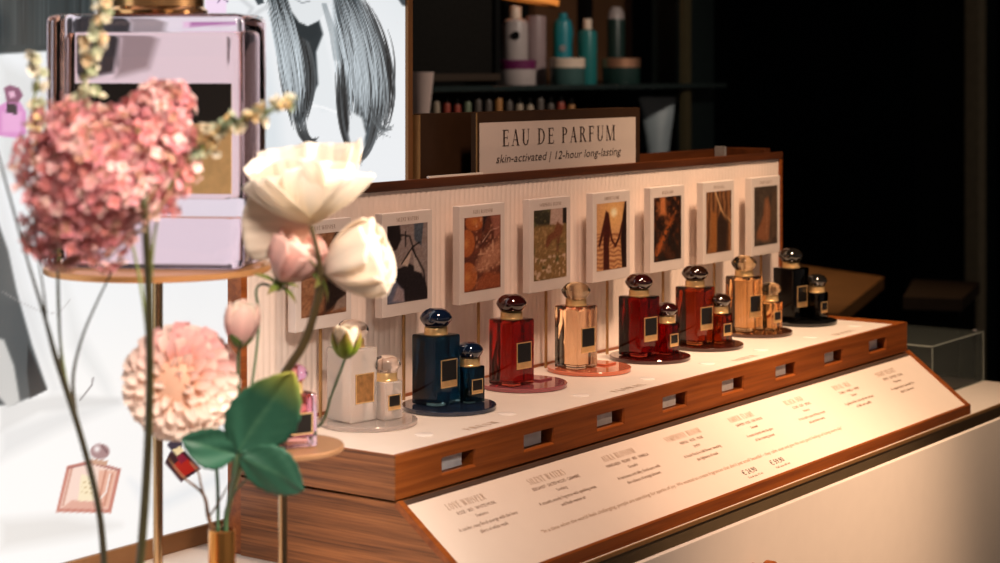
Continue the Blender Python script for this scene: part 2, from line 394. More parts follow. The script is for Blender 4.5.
for i in range(len(xs) - 1):
    for z in (zs[0], zs[-1]): b.bm.faces.new((vtx(xs[i], 0, z), vtx(xs[i + 1], 0, z), vtx(xs[i + 1], 0.0075, z), vtx(xs[i], 0.0075, z)))
for x in (0, LX):
    for j in range(3): b.bm.faces.new((vtx(x, 0, zs[j]), vtx(x, 0, zs[j + 1]), vtx(x, 0.0075, zs[j + 1]), vtx(x, 0.0075, zs[j])))
rail = b.build('front_rail', WX, dsp, True, ang=25)
for x0, x1 in wx:
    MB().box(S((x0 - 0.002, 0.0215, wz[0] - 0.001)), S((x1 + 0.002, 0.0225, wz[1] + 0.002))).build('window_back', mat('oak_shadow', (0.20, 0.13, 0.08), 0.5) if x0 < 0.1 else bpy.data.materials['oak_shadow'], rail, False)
    MB().box(S((x0 + 0.002, 0.009, wz[0] + 0.003)), S((x0 + 0.050, 0.0115, wz[1] - 0.001)), 0.0006).build('price_tag', TAGM, rail, False)['label'] = 'grey metal price tag'
for xe, xf in ((0.0, 0.004), (1.338, LX)): MB().box(S((xe, 0.0075, -0.0015)), S((xf, 0.2335, 0.0008))).build('top_rim', WX, dsp, False)
MB().box(S((0.0015, 0.0225, -0.048)), S((LX - 0.0015, 0.25, -0.0015))).build('upper_body', WY, dsp, False)
for xe in (-0.0025, LX): MB().box(S((xe, 0, -0.0483)), S((xe + 0.0025, 0.2325, 0.0008)), 0.0006).build('end_panel', WY, dsp, False)
top = MB().box(S((0.004, 0.0075, -0.0016)), S((1.338, 0.2365, 0.0))).build('white_top', WHITE, dsp, False); top['label'] = 'white top surface'
for k in range(8):
    MB().lathe([(0, 0), (0.0115, 0), (0.0115, 0.0006), (0.0110, 0.0009), (0, 0.0009)], S((0.1186 + 0.1665 * k, 0.053, 0)), 32).build('round_inlay', mat('white_inlay', (0.86, 0.82, 0.79), 0.3, var=0) if k == 0 else bpy.data.materials['white_inlay'], top)
for tx, cx in (('FRESH', 0.201), ('FLORAL', 0.535), ('AMBER', 0.860), ('WOODY', 1.195)):
    serif_text(tx, frame(S((cx, 0.0255, 0.0004)), (1, 0, 0), (0, 1, 0)), 0.0125, 'zone_lettering', INKS, top, 1.1, 0.5, 0.3)
# lower body and tray
P0 = Vector((0, -0.002, -0.051)); dn = Vector((0, -0.106, -0.080)); SL = dn.length; dn.normalize(); nm = Vector((0, dn.z, -dn.y)); nm = -nm if nm.z < 0 else nm
prof = [(-0.002, -0.051), (0.232, -0.051), (0.232, -0.143), (-0.106, -0.143), (-0.106, -0.133)]
MB().prism([S((0.0005, y, z)) for y, z in prof], (LX - 0.001, 0, 0)).build('lower_body', WY, dsp, False)
for xe in (-0.0025, LX - 0.0005): MB().prism([S((xe, y, z)) for y, z in prof], (0.003, 0, 0)).build('side_cheek', WY, dsp, False)
def slope(x, s_, h): return S((x, 0, 0)) + (P0 + dn * s_ + nm * h)
def sbox(mb, x0, x1, s0, s1, h0, h1):
    mb.prism([slope(x0, s0, h0), slope(x0, s1, h0), slope(x0, s1, h1), slope(x0, s0, h1)], (x1 - x0, 0, 0)); return mb
tr = MB(); sbox(tr, -0.0027, 0.0062, 0, SL, -0.004, 0.0035); sbox(tr, LX - 0.0065, LX + 0.0035, -0.002, SL, -0.004, 0.0045)
tr.prism([S((-0.0027, y, z)) for y, z in ((-0.1045, -0.1428), (-0.112, -0.1428), (-0.112, -0.1275), (-0.110, -0.1255), (-0.1045, -0.1275))], (LX + 0.0062, 0, 0))
tray = tr.build('sloping_tray_frame', WX, dsp, False)
sbox(MB(), 0.0062, LX - 0.0065, 0.0, 0.0075, -0.001, 0.0012).build('metal_strip', SHADOWGAP, tray, False)
pn = sbox(MB(), 0.0062, LX - 0.0065, 0.0075, SL - 0.001, -0.001, 0.0018).build('information_panel', mat('printed_panel', (0.80, 0.70, 0.62), 0.35, var=0.01), dsp, False); pn['label'] = 'white printed panel'
def ST(x, s_): return frame(slope(x, s_, 0.0021), (1, 0, 0), -dn)
TXT = [('LOVE WHISPER', 'ROSE · IRIS · WHITE MUSK', 'Feminine', 'A tender, rosy floral energy with the bare', 'allure of white musk'),
       ('SILENT WATERS', 'BERGAMOT · SALTED WOOD · CASHMERE', 'Soothing', 'A smooth, woody fragrance with sparkling notes', 'and fresh marine air'),
       ('AURA BLOSSOM', 'MANDARIN · PEONY · IRIS · VANILLA', 'Graceful', 'A luminous and silky, floral aura with', 'the radiance of orange blossom'),
       ('SYMPHONY BLOOM', 'NEROLI · ROSE · MUSK', 'Joyful', 'A fresh floral in full flower meeting', 'the lightness of musk'),
       ('AMBER FLAME', 'SAFFRON · ROSE · OAK WOOD', 'Sensual', 'A warm oriental with the glow', 'of the evening sunset'),
       ('BLACK OUD', 'CLOVE · OUD · SMOKE', 'Intense', 'A rich, dark scent of deep woods', 'and precious resins'),
       ('ROYAL SILK', 'TONKA · VANILLA · AMBER', 'Opulent', 'A golden amber scent with the softness', 'of silk and vanilla'),
       ('NIGHT VELVET', 'PEPPER · LEATHER · CEDAR', 'Mysterious', 'An elegant leather scent with the', 'depth of cedar wood')]
for k, (a, b1, c1, d1, e1) in enumerate(TXT):
    x = 0.0975 + 0.1625 * k
    serif_text(a, ST(x, 0.0295), 0.0090, 'heading', INKS, pn, 0.82, 0.5, 0.2)
    for tx, s_, h, wd in ((b1, 0.0390, 0.0066, 0.0033), (c1, 0.0485, 0.0062, 0.0030), (d1, 0.0605, 0.0070, 0.00295), (e1, 0.0700, 0.0070, 0.00295)):
        sans_text(tx, ST(x + 0.008, s_), h, 'small_print', INKM, pn, wd * len(tx) * (0.92 if s_ < 0.04 else 0.90), 0.0)
sans_text('“In a time when the world feels challenging, people are searching for sparks of joy. We wanted to create fragrances that don’t just smell beautiful – they calm, ease and give the soul good feelings of being every day”',
          ST(0.565, 0.0960), 0.0078, 'quotation', INKS, pn, 0.79, 0.25)
for x, tx, t2 in ((0.648, '€ 24,90', 'Travel size 15 ml'), (0.728, '€ 59,90', 'Full size 60 ml')):
    sans_text(tx, ST(x, 0.1135), 0.0115, 'price', INK, pn, 0.037, 0.0)
    sans_text(t2, ST(x + 0.004, 0.1205), 0.0048, 'small_print', INKM, pn, 0.040)
# ribbed back with its ledge
nr = 125; xa, xb = 0.010, 1.362
MB().grid(lambda u, v: S((xa + (xb - xa) * u, 0.2362 - 0.0009 * abs(math.sin(PI * nr * u)) ** 0.7, 0.0 + 0.271 * v)), nr * 6, 1).build('ribbed_back', CREAM, dsp, True, ang=60)
bp = MB().box(S((0.0, 0.2335, -0.143)), S((0.010, 0.256, 0.271)), 0.0005).box(S((1.362, 0.2335, -0.143)), S((LX, 0.256, 0.271)), 0.0005)
bp.box(S((0.010, 0.2385, -0.143)), S((1.362, 0.2555, 0.271))).box(S((0.010, 0.2325, 0.0)), S((1.362, 0.2352, 0.004))).build('back_frame', WX, dsp, False)
lg = MB().box(S((0.0, 0.2325, 0.2705)), S((LX, 0.2385, 0.2832)), 0.001).box(S((0.0, 0.2385, 0.2705)), S((LX, 0.2690, 0.2800))).box(S((0.43, 0.2690, 0.2655)), S((LX, 0.372, 0.2705)))
lg.box(S((0.43, 0.36, 0.2705)), S((LX, 0.373, 0.2850)), 0.001).box(S((1.352, 0.2575, 0.2705)), S((LX, 0.36, 0.2885)), 0.001)
ledge = lg.build('ledge', WD, dsp, False)
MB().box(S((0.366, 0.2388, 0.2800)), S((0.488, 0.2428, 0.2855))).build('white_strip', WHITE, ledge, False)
MB().box(S((1.185, 0.245, 0.2800)), S((1.190, 0.262, 0.298)), 0.0006).box(S((1.185, 0.262, 0.2705)), S((1.192, 0.265, 0.298)), 0.0006).build('metal_bracket', GREYP, ledge, False)

# ------------------------------------------------------------------ sign
sg = thing('sign', 'bronze framed sign reading EAU DE PARFUM standing on the display ledge', 'sign', (0.72, 0.263, 0.2800)); S2 = sub((0.72, 0.263, 0.2800))
fr = MB().box(S2((0.498, 0.2585, 0.2802)), S2((0.934, 0.268, 0.3680)), 0.0008).build('sign_frame', BRONZE, sg, False)
MB().box(S2((0.4975, 0.2578, 0.2803)), S2((0.5000, 0.2586, 0.3675))).build('frame_edge', BRASSD, fr, False)
pl = MB().box(S2((0.5055, 0.2576, 0.2803)), S2((0.9195, 0.2586, 0.3532))).build('sign_plate', mat('sign_white', (0.62, 0.54, 0.50), 0.4, var=0.01), sg, False)
serif_text('EAU DE PARFUM', frame(S2((0.7090, 0.2572, 0.3188)), (1, 0, 0), (0, 0, 1)), 0.0232, 'lettering', INK, pl, 1.0, 0.5, 0.24)
me_ = bpy.data.objects[pl.children[-1].name]; bx = [v.co.x for v in me_.data.vertices]; k_ = 0.299 / (max(bx) - min(bx)); mid = (max(bx) + min(bx)) / 2
for v in me_.data.vertices: v.co.x = mid + (v.co.x - mid) * k_
sans_text('skin-activated | 12-hour long-lasting', frame(S2((0.7085, 0.2572, 0.2955)), (1, 0, 0), (0, 0, 1)), 0.0170, 'lettering', INK, pl, 0.332, 0.22)
bd = thing('backboard', 'plain dark bronze board behind the EAU DE PARFUM sign, left end bare', 'board', (0.7, 0.31, 0.2705)); S2 = sub((0.7, 0.31, 0.2705))
MB().box(S2((0.4215, 0.298, 0.2706)), S2((0.955, 0.310, 0.3672)), 0.0008).build('board_face', BRONZE, bd, False)
MB().box(S2((0.4195, 0.2972, 0.2708)), S2((0.4215, 0.310, 0.3655))).build('brass_edge', BRASSD, bd, False)

# ------------------------------------------------------------------ fragrance cards on rods
def cardpic(k):
    def f(U, V):
        W = U; H = V * 1.6; I = np.zeros(U.shape + (3,)); n1 = vnoise(U, H, 20 + k, 7); n2 = vnoise(U, H, 40 + k, 18); n3 = vnoise(U, H, 60 + k, 4)
        if k == 0:
            I[:] = (0.50, 0.29, 0.17); I = mixc(I, n2 * 0.7, (0.72, 0.50, 0.34)); I = mixc(I, (n1 > 0.55) * 0.6, (0.36, 0.18, 0.09))
            I = poly(I, W, H, [(0.5, 0), (1, 0.3), (1, 1.6), (0.75, 1.6), (0.55, 0.7)], (0.16, 0.09, 0.06), 0.1); I = poly(I, W, H, [(0.7, 0.05), (1, 0.1), (1, 0.35), (0.8, 0.25)], (0.55, 0.45, 0.40), 0.05)
        elif k == 1:
            I[:] = (0.52, 0.44, 0.42); I = mixc(I, n2 * 0.5, (0.62, 0.58, 0.60))
            I = poly(I, W, H, [(0, 1.05), (0.22, 1.1), (0.34, 1.3), (0.30, 1.62), (0, 1.62)], (0.12, 0.06, 0.05), 0.04)
            I = poly(I, W, H, [(0, 0), (1, 0), (1, 0.20), (0.82, 0.62), (0.55, 0.78), (0.25, 0.70), (0.12, 0.9), (0, 0.9)], (0.13, 0.09, 0.10), 0.03)
            I = poly(I, W, H, [(0.30, 0.80), (0.62, 1.10), (0.50, 0.72)], (0.74, 0.64, 0.58), 0.02); I = poly(I, W, H, [(0.64, 1.08), (0.86, 0.55), (0.66, 0.62)], (0.66, 0.60, 0.58), 0.02)
            I = poly(I, W, H, [(0.66, 1.62), (0.90, 1.62), (0.84, 1.12), (0.66, 1.26)], (0.28, 0.32, 0.38), 0.02)
            for p in ([(0.3, 1.4), (0.55, 1.35), (0.7, 0.9)], [(0.6, 1.1), (0.9, 0.6), (0.95, 0.25)], [(0.35, 0.8), (0.62, 1.12), (0.8, 1.2)], [(0.45, 1.45), (0.45, 1.15)]): I = stroke(I, W, H, p, 0.035, (0.10, 0.06, 0.06), 0.9, 0.02)
            I = poly(I, W, H, [(0, 0), (0.42, 0), (0.40, 0.25), (0.22, 0.45), (0, 0.55)], (0.36, 0.38, 0.48), 0.05); I = poly(I, W, H, [(0.12, 0.05), (0.42, 0), (0.40, 0.25), (0.25, 0.35)], (0.60, 0.52, 0.54), 0.06)
        elif k == 2:
            I[:] = (0.48, 0.22, 0.12); I = mixc(I, n1 * 0.8, (0.30, 0.13, 0.09))
            for cx, cy, rx, ry in ((0.05, 1.05, 0.24, 0.30), (0.08, 0.32, 0.27, 0.32), (0.28, 1.50, 0.26, 0.2)):
                d = np.sqrt(((W - cx) / rx) ** 2 + ((H - cy) / ry) ** 2); I = mixc(I, (1.05 - d) * 8, (0.72, 0.34, 0.12)); I = mixc(I, (0.5 - d) * 2, (0.85, 0.50, 0.20))
            I = poly(I, W, H, [(0.25, 0.45), (0.5, 0.85), (1, 1.1), (1, 0.55), (0.6, 0.4)], (0.72, 0.45, 0.32), 0.18); I = mixc(I, np.clip(n2 - 0.6, 0, 1) * 2 * (W > 0.3), (0.90, 0.66, 0.50))
            I = poly(I, W, H, [(0.5, 1.2), (0.62, 1.62), (0.50, 1.62)], (0.18, 0.08, 0.08), 0.06); I = poly(I, W, H, [(0.85, 1.1), (1, 1.2), (1, 1.62), (0.72, 1.62)], (0.62, 0.34, 0.26), 0.08)
            I = stroke(I, W, H, [(0.5, 1.05), (0.72, 1.28), (0.95, 1.32)], 0.02, (0.9, 0.75, 0.65), 0.7, 0.02)
            I = poly(I, W, H, [(0.3, 0), (1, 0), (1, 0.3), (0.6, 0.38), (0.35, 0.2)], (0.62, 0.28, 0.13), 0.1)
        elif k == 3:
            I[:] = (0.58, 0.42, 0.22); I = mixc(I, n1 * 0.5, (0.42, 0.34, 0.16)); I = mixc(I, (n2 - 0.5) * 1.6, (0.74, 0.58, 0.38))
            I = poly(I, W, H, [(0, 1.25), (0.5, 1.25), (0.5, 1.62), (0, 1.62)], (0.22, 0.20, 0.13), 0.08); I = mixc(I, (n2 - 0.55) * 3 * (H > 1.2), (0.42, 0.40, 0.24))
            I = poly(I, W, H, [(0.48, 1.25), (0.9, 1.2), (0.88, 1.62), (0.52, 1.62)], (0.74, 0.60, 0.54), 0.04)
            I = poly(I, W, H, [(0.88, 1.25), (1, 1.25), (1, 1.62), (0.88, 1.62)], (0.16, 0.11, 0.08), 0.03)
            I = poly(I, W, H, [(0.72, 1.30), (0.90, 1.15), (0.84, 0.98), (0.55, 0.88), (0.40, 0.72), (0.34, 0.78), (0.42, 1.0), (0.6, 1.08)], (0.50, 0.27, 0.15), 0.05)
            I = poly(I, W, H, [(0.7, 0.95), (0.8, 0.95), (0.74, 0.6), (0.68, 0.6)], (0.48, 0.28, 0.16), 0.04)
            I = mixc(I, (n2 - 0.62) * 4 * (H < 0.55), (0.80, 0.66, 0.55)); I = mixc(I, (n1 - 0.55) * 2 * (H < 0.8), (0.34, 0.34, 0.16))
        elif k == 4:
            I[:] = (0.86, 0.60, 0.36); I = mixc(I, 0.8 - np.hypot(W - 0.55, H - 1.35) * 1.6, (0.98, 0.72, 0.36)); I = mixc(I, 1.4 - np.hypot(W - 0.57, H - 1.36) * 9, (1, 0.94, 0.75))
            I = mixc(I, (H < 0.9) * (np.sin(H * 60 + n1 * 6) * 0.4 + 0.2), (0.45, 0.17, 0.07))
            I = poly(I, W, H, [(0.22, 0), (0.42, 0), (0.40, 0.55), (0.46, 1.0), (0.40, 1.36), (0.30, 1.42), (0.24, 1.2), (0.05, 0.6), (0.10, 0.55), (0.22, 0.85)], (0.30, 0.10, 0.05), 0.04)
            I = poly(I, W, H, [(0.85, 0), (1, 0), (1, 1.62), (0.94, 1.6), (0.86, 1.2), (0.80, 0.7)], (0.16, 0.07, 0.05), 0.04)
            I = stroke(I, W, H, [(0.42, 1.05), (0.5, 0.7), (0.62, 0.55)], 0.06, (0.34, 0.12, 0.06), 1, 0.03); I = stroke(I, W, H, [(0.86, 1.1), (0.75, 0.75), (0.62, 0.55)], 0.06, (0.28, 0.10, 0.05), 1, 0.03)
        elif k == 5:
            I[:] = (0.16, 0.09, 0.05); I = mixc(I, (n1 - 0.45) * 2, (0.36, 0.17, 0.07)); I = mixc(I, (n2 - 0.6) * 3, (0.55, 0.28, 0.12))
            I = poly(I, W, H, [(0, 0.25), (0.25, 0.6), (0.55, 1.0), (0.75, 1.15), (0.62, 0.85), (0.35, 0.42), (0.1, 0.05)], (0.66, 0.30, 0.10), 0.12)
            I = poly(I, W, H, [(0.2, 1.15), (0.45, 1.15), (0.42, 1.62), (0.22, 1.62)], (0.78, 0.42, 0.20), 0.12); I = mixc(I, (n2 - 0.58) * 5 * (H < 0.9), (0.13, 0.12, 0.10))
        elif k == 6:
            s_ = np.sin((W + 0.18 * (H - 0.8) * (W - 0.5)) * 34 + n3 * 3) * 0.5 + 0.5; I[:] = (0.34, 0.20, 0.11); I = mixc(I, s_, (0.60, 0.38, 0.21))
            I = poly(I, W, H, [(0.45, 0), (0.8, 0), (0.85, 0.75), (0.55, 1.05), (0.42, 0.8)], (0.22, 0.15, 0.11), 0.08); I = poly(I, W, H, [(0.15, 0), (0.4, 0), (0.42, 1.0), (0.2, 1.1)], (0.62, 0.36, 0.15), 0.08)
            I = stroke(I, W, H, [(0.35, 1.6), (0.6, 1.1), (1, 0.72)], 0.06, (0.82, 0.62, 0.40), 0.9, 0.03); I = stroke(I, W, H, [(0.42, 1.6), (0.68, 1.05), (1, 0.66)], 0.025, (0.2, 0.12, 0.08), 0.9, 0.03)
        else:
            I[:] = (0.34, 0.28, 0.23); I = mixc(I, n1 * 0.8, (0.22, 0.17, 0.14)); I = poly(I, W, H, [(0.4, 0.1), (0.62, 0.1), (0.72, 0.9), (0.6, 1.3), (0.45, 1.25), (0.38, 0.8), (0.1, 0.35), (0.1, 0.2)], (0.56, 0.33, 0.20), 0.1)
            I = poly(I, W, H, [(0.72, 0.1), (1, 0.2), (1, 1.5), (0.8, 1.4), (0.72, 0.9)], (0.36, 0.27, 0.20), 0.08); I = stroke(I, W, H, [(0.55, 1.1), (0.52, 0.3)], 0.03, (0.7, 0.5, 0.36), 0.7, 0.03)
        g = (vnoise(U, H, 80 + k, 40)[..., None] - 0.5) * 0.10
        I = I + g; m_ = I.mean(axis=-1, keepdims=True); return m_ + (I - m_) * 0.78
    return f
PRINT = painted('card_print', 0.35)
TITLE = ['LOVE WHISPER', 'SILENT WATERS', 'AURA BLOSSOM', 'SYMPHONY BLOOM', 'AMBER FLAME', 'BLACK OUD', 'ROYAL SILK', 'NIGHT VELVET']
CARDL = ['white photo card with a russet blurred picture, half behind the pale roses', 'white photo card with a dark figure and sails, headed SILENT WATERS', 'white photo card with oranges and a glass, headed AURA BLOSSOM',
         'white photo card showing bare legs running through a golden meadow', 'white photo card of two people holding hands at orange sunset', 'white photo card of a dark forest with glowing orange path',
         'white photo card of gathered brown and gold curtain fabric', 'white photo card with a dim grey and brown figure, last at the far end']
for k in range(8):
    cx = 0.2775 + 0.163 * (k - 1); l = (cx, 0.211, 0)
    t = thing('fragrance_card', CARDL[k], 'photo card', l, 0, 'fragrance photo cards standing on brass rods')
    bd_ = MB().box((-0.0515, -0.006, 0.113), (0.0515, 0.006, 0.245), 0.0006).build('card_board', PAPER, t, False)
    print_mesh('picture', (-0.0415, -0.0063, 0.1295), (1, 0, 0), (0, 0, 1), 0.083, 0.0995, 44, 64, cardpic(k), PRINT, bd_)
    serif_text(TITLE[k], frame((0, -0.0063, 0.2335), (1, 0, 0), (0, 0, 1)), 0.0050, 'title', INKM, bd_, 0.86, 0.5, 0.22)
    MB().tube([(0.010, 0.0083, 0), (0.010, 0.0083, 0.2)], 0.0022, 10).build('rod', BRASSD, t)

# ------------------------------------------------------------------ round trays, large and small perfume bottles
DISC = [(368, 418.5), (449, 403.5), (523, 381.5), (589, 366), (650, 354.5), (704.6, 342.5), (755.3, 329.5), (801.3, 319)]
DCOL = [('clear', (0.93, 0.86, 0.82)), ('navy blue', (0.012, 0.022, 0.05)), ('plum pink', (0.32, 0.085, 0.10)), ('coral orange', (0.62, 0.17, 0.09)), ('deep oxblood', (0.045, 0.004, 0.003)), ('dark red brown', (0.040, 0.008, 0.004)), ('dark amber', (0.060, 0.018, 0.006)), ('black', (0.010, 0.010, 0.010))]
for k, (px, py) in enumerate(DISC):
    p = on(2, 0.0062, px, py); nme, c = DCOL[k]
    if k == 0: m = mat('clear_acrylic', c, 0.12, 0, 0.75, 1.45)
    else: m = mat(nme.replace(' ', '_') + '_acrylic', c, 0.08, 0, 0.0, 1.49, 0.6, 0.5, var=0.03)
    t = thing('round_tray', f'{nme} acrylic disc under the ' + ['frosted clear bottles', 'two blue bottles', 'single red bottle', 'single pale amber bottle', 'two dark red bottles', 'two brown red bottles', 'two amber bottles', 'two black bottles'][k], 'tray', (p.x, p.y, 0), 0, 'acrylic discs under the perfumes')
    MB().lathe([(0, 0.0004), (0.0590, 0.0004), (0.06, 0.001), (0.06, 0.0052), (0.0592, 0.006), (0, 0.006)], (0, 0, 0), 72).build('disc', m, t)
    if k in (2, 3):
        mb = MB(); mb.box((0.014, -0.019, 0.006), (0.043, 0.010, 0.0085), 0.001); mb.build('raised_bottle_seat', m, t, False, None)

def square_bottle(name, label, group, loc, s, h, rz, gl, liq, capm, cr, ch, colr, colh, goldm, labm, thick=0.09, base_=0.055, dark=True):
    t = thing(name, label, 'perfume bottle', loc, rz, group)
    a = s / 2
    g_ = MB(); bev = s * 0.055
    g_.box((-a, -a, 0.0003), (a, a, h), bev, 3)
    body = g_.build('glass_body', gl, t, True, ang=40)
    if liq:
        i = a - s * thick
        MB().box((-i, -i, h * base_), (i, i, h * 0.93), s * 0.03, 2).build('perfume', liq, t, True, ang=40)
    z = h
    MB().lathe([(0, z), (colr * 1.04, z), (colr * 1.04, z + colh * 0.16), (colr, z + colh * 0.22), (colr, z + colh * 0.92), (colr * 0.97, z + colh), (0, z + colh)], seg=40).build('collar', goldm, t)
    z += colh + 0.0002
    prof = [(0, z), (colr * 0.92, z), (cr * 0.80, z + ch * 0.14), (cr * 0.95, z + ch * 0.34), (cr, z + ch * 0.46), (cr * 0.97, z + ch * 0.56), (cr * 0.84, z + ch * 0.74), (cr * 0.62, z + ch * 0.89), (cr * 0.35, z + ch * 0.98), (0, z + ch)]
    MB().lathe(prof, seg=44).build('stopper', capm, t, True, ang=60)
    lw = s * 0.33
    pl_ = MB().box((-lw, -a - 0.0009, h * 0.26), (lw, -a - 0.0001, h * 0.66), 0.0002).build('label_plate', labm, t, False)
    f_ = 0.0011
    fm = MB()
    for lo, hi in (((-lw, h * 0.26), (lw, h * 0.26 + f_)), ((-lw, h * 0.66 - f_), (lw, h * 0.66)), ((-lw, h * 0.26 + f_), (-lw + f_, h * 0.66 - f_)), ((lw - f_, h * 0.26 + f_), (lw, h * 0.66 - f_))):
        fm.box((lo[0], -a - 0.0013, lo[1]), (hi[0], -a - 0.0009, hi[1]))
    fm.build('label_border', GOLD, pl_, False)
    if dark: MB().box((-lw + f_, -a - 0.00115, h * 0.36), (lw - f_, -a - 0.0009, h * 0.66 - f_)).build('dark_field', LABELK, pl_, False)
    return t
KIND = [  # glass, liquid, stopper, name
    ('frosted clear', mat('frosted_glass', (0.95, 0.90, 0.86), 0.25, 0, 0.72, 1.35), None, glass('clear_stopper', (0.97, 0.92, 0.88))),
    ('navy blue', glass('blue_glass', (0.10, 0.26, 0.38), 0, 1.32), glass('blue_perfume', (0.02, 0.09, 0.17), 0, 1.1), mat('navy_stopper', (0.004, 0.010, 0.030), 0.06, coat=1, var=0)),
    ('red', glass('red_glass', (0.62, 0.13, 0.09), 0, 1.36), glass('red_perfume', (0.40, 0.025, 0.012), 0, 1.1), mat('oxblood_stopper', (0.030, 0.004, 0.004), 0.06, coat=1, var=0)),
    ('pale amber', glass('pale_amber_glass', (0.97, 0.87, 0.76)), glass('pale_amber_perfume', (0.90, 0.71, 0.53), 0, 1.1), glass('olive_stopper', (0.62, 0.50, 0.34))),
    ('dark red', glass('dark_red_glass', (0.42, 0.06, 0.045), 0, 1.36), glass('dark_red_perfume', (0.28, 0.010, 0.007), 0, 1.1), mat('wine_stopper', (0.022, 0.003, 0.003), 0.06, coat=1, var=0)),
    ('brown red', glass('brown_red_glass', (0.52, 0.20, 0.08), 0, 1.36), glass('brown_red_perfume', (0.36, 0.075, 0.016), 0, 1.1), mat('brown_stopper', (0.016, 0.006, 0.003), 0.06, coat=1, var=0)),
    ('amber', glass('amber_glass', (0.94, 0.74, 0.50)), glass('amber_perfume', (0.86, 0.60, 0.36), 0, 1.1), glass('amber_stopper', (0.74, 0.56, 0.34))),
    ('black', glass('black_glass', (0.02, 0.022, 0.022), 0, 1.3), glass('black_perfume', (0.03, 0.025, 0.02), 0, 1.1), mat('black_stopper', (0.010, 0.009, 0.008), 0.06, coat=1, var=0))]
BIG = {0: (352, 419.5), 1: (436, 403.4), 2: (511.5, 383.8), 3: (576, 367), 4: (639, 355), 5: (695, 343.2), 6: (744, 329.8), 7: (791, 319.3)}
SMALL = {0: (386, 418), 1: (469, 401.5), 4: (666, 353.3), 5: (719.5, 342.3), 6: (770, 329), 7: (816.5, 319)}
BIGL = ['tall frosted clear perfume bottle with gold label, behind the green flower bud', 'tall navy blue perfume bottle on the blue disc', 'tall bright red perfume bottle standing alone on the plum disc', 'tall pale amber perfume bottle standing alone on the coral disc',
        'tall deep red perfume bottle on the oxblood disc', 'tall brown red perfume bottle with a near black stopper', 'tall amber perfume bottle with a clear amber stopper', 'tall black perfume bottle at the far end of the row']
SMALLL = {0: 'small frosted clear bottle with round clear stopper and dark label', 1: 'small navy blue bottle in front of the tall blue bottle', 4: 'small deep red bottle beside the tall deep red bottle', 5: 'small brown red bottle with black stopper',
          6: 'small amber bottle beside the tall amber bottle', 7: 'small black bottle rightmost of the row'}
for k in range(8):
    nme, gl, lq, cp = KIND[k]
    p = on(2, 0.0062, *BIG[k]); hh = 0.088
    square_bottle('perfume_bottle', BIGL[k], 'tall perfume bottles in a row', (p.x, p.y, 0.0061), 0.0440, hh, R(-7 + rng.uniform(-2, 2)), gl, lq, cp, 0.0208, 0.0238, 0.0148, 0.0090, GOLD, MIRROR if k else mat('brown_gold_label', (0.50, 0.25, 0.09), 0.35, 0.5, var=0.25, scale=160), dark=k > 0)
    if k in SMALL:
        p = on(2, 0.0062, *SMALL[k])
        square_bottle('perfume_bottle', SMALLL[k], 'small perfume bottles in front of the tall ones', (p.x, p.y, 0.0061), 0.0290, 0.046, R(-7 + rng.uniform(-3, 3)), gl, lq, cp, 0.0183, 0.020, 0.0136, 0.0100, GOLD, MIRROR)

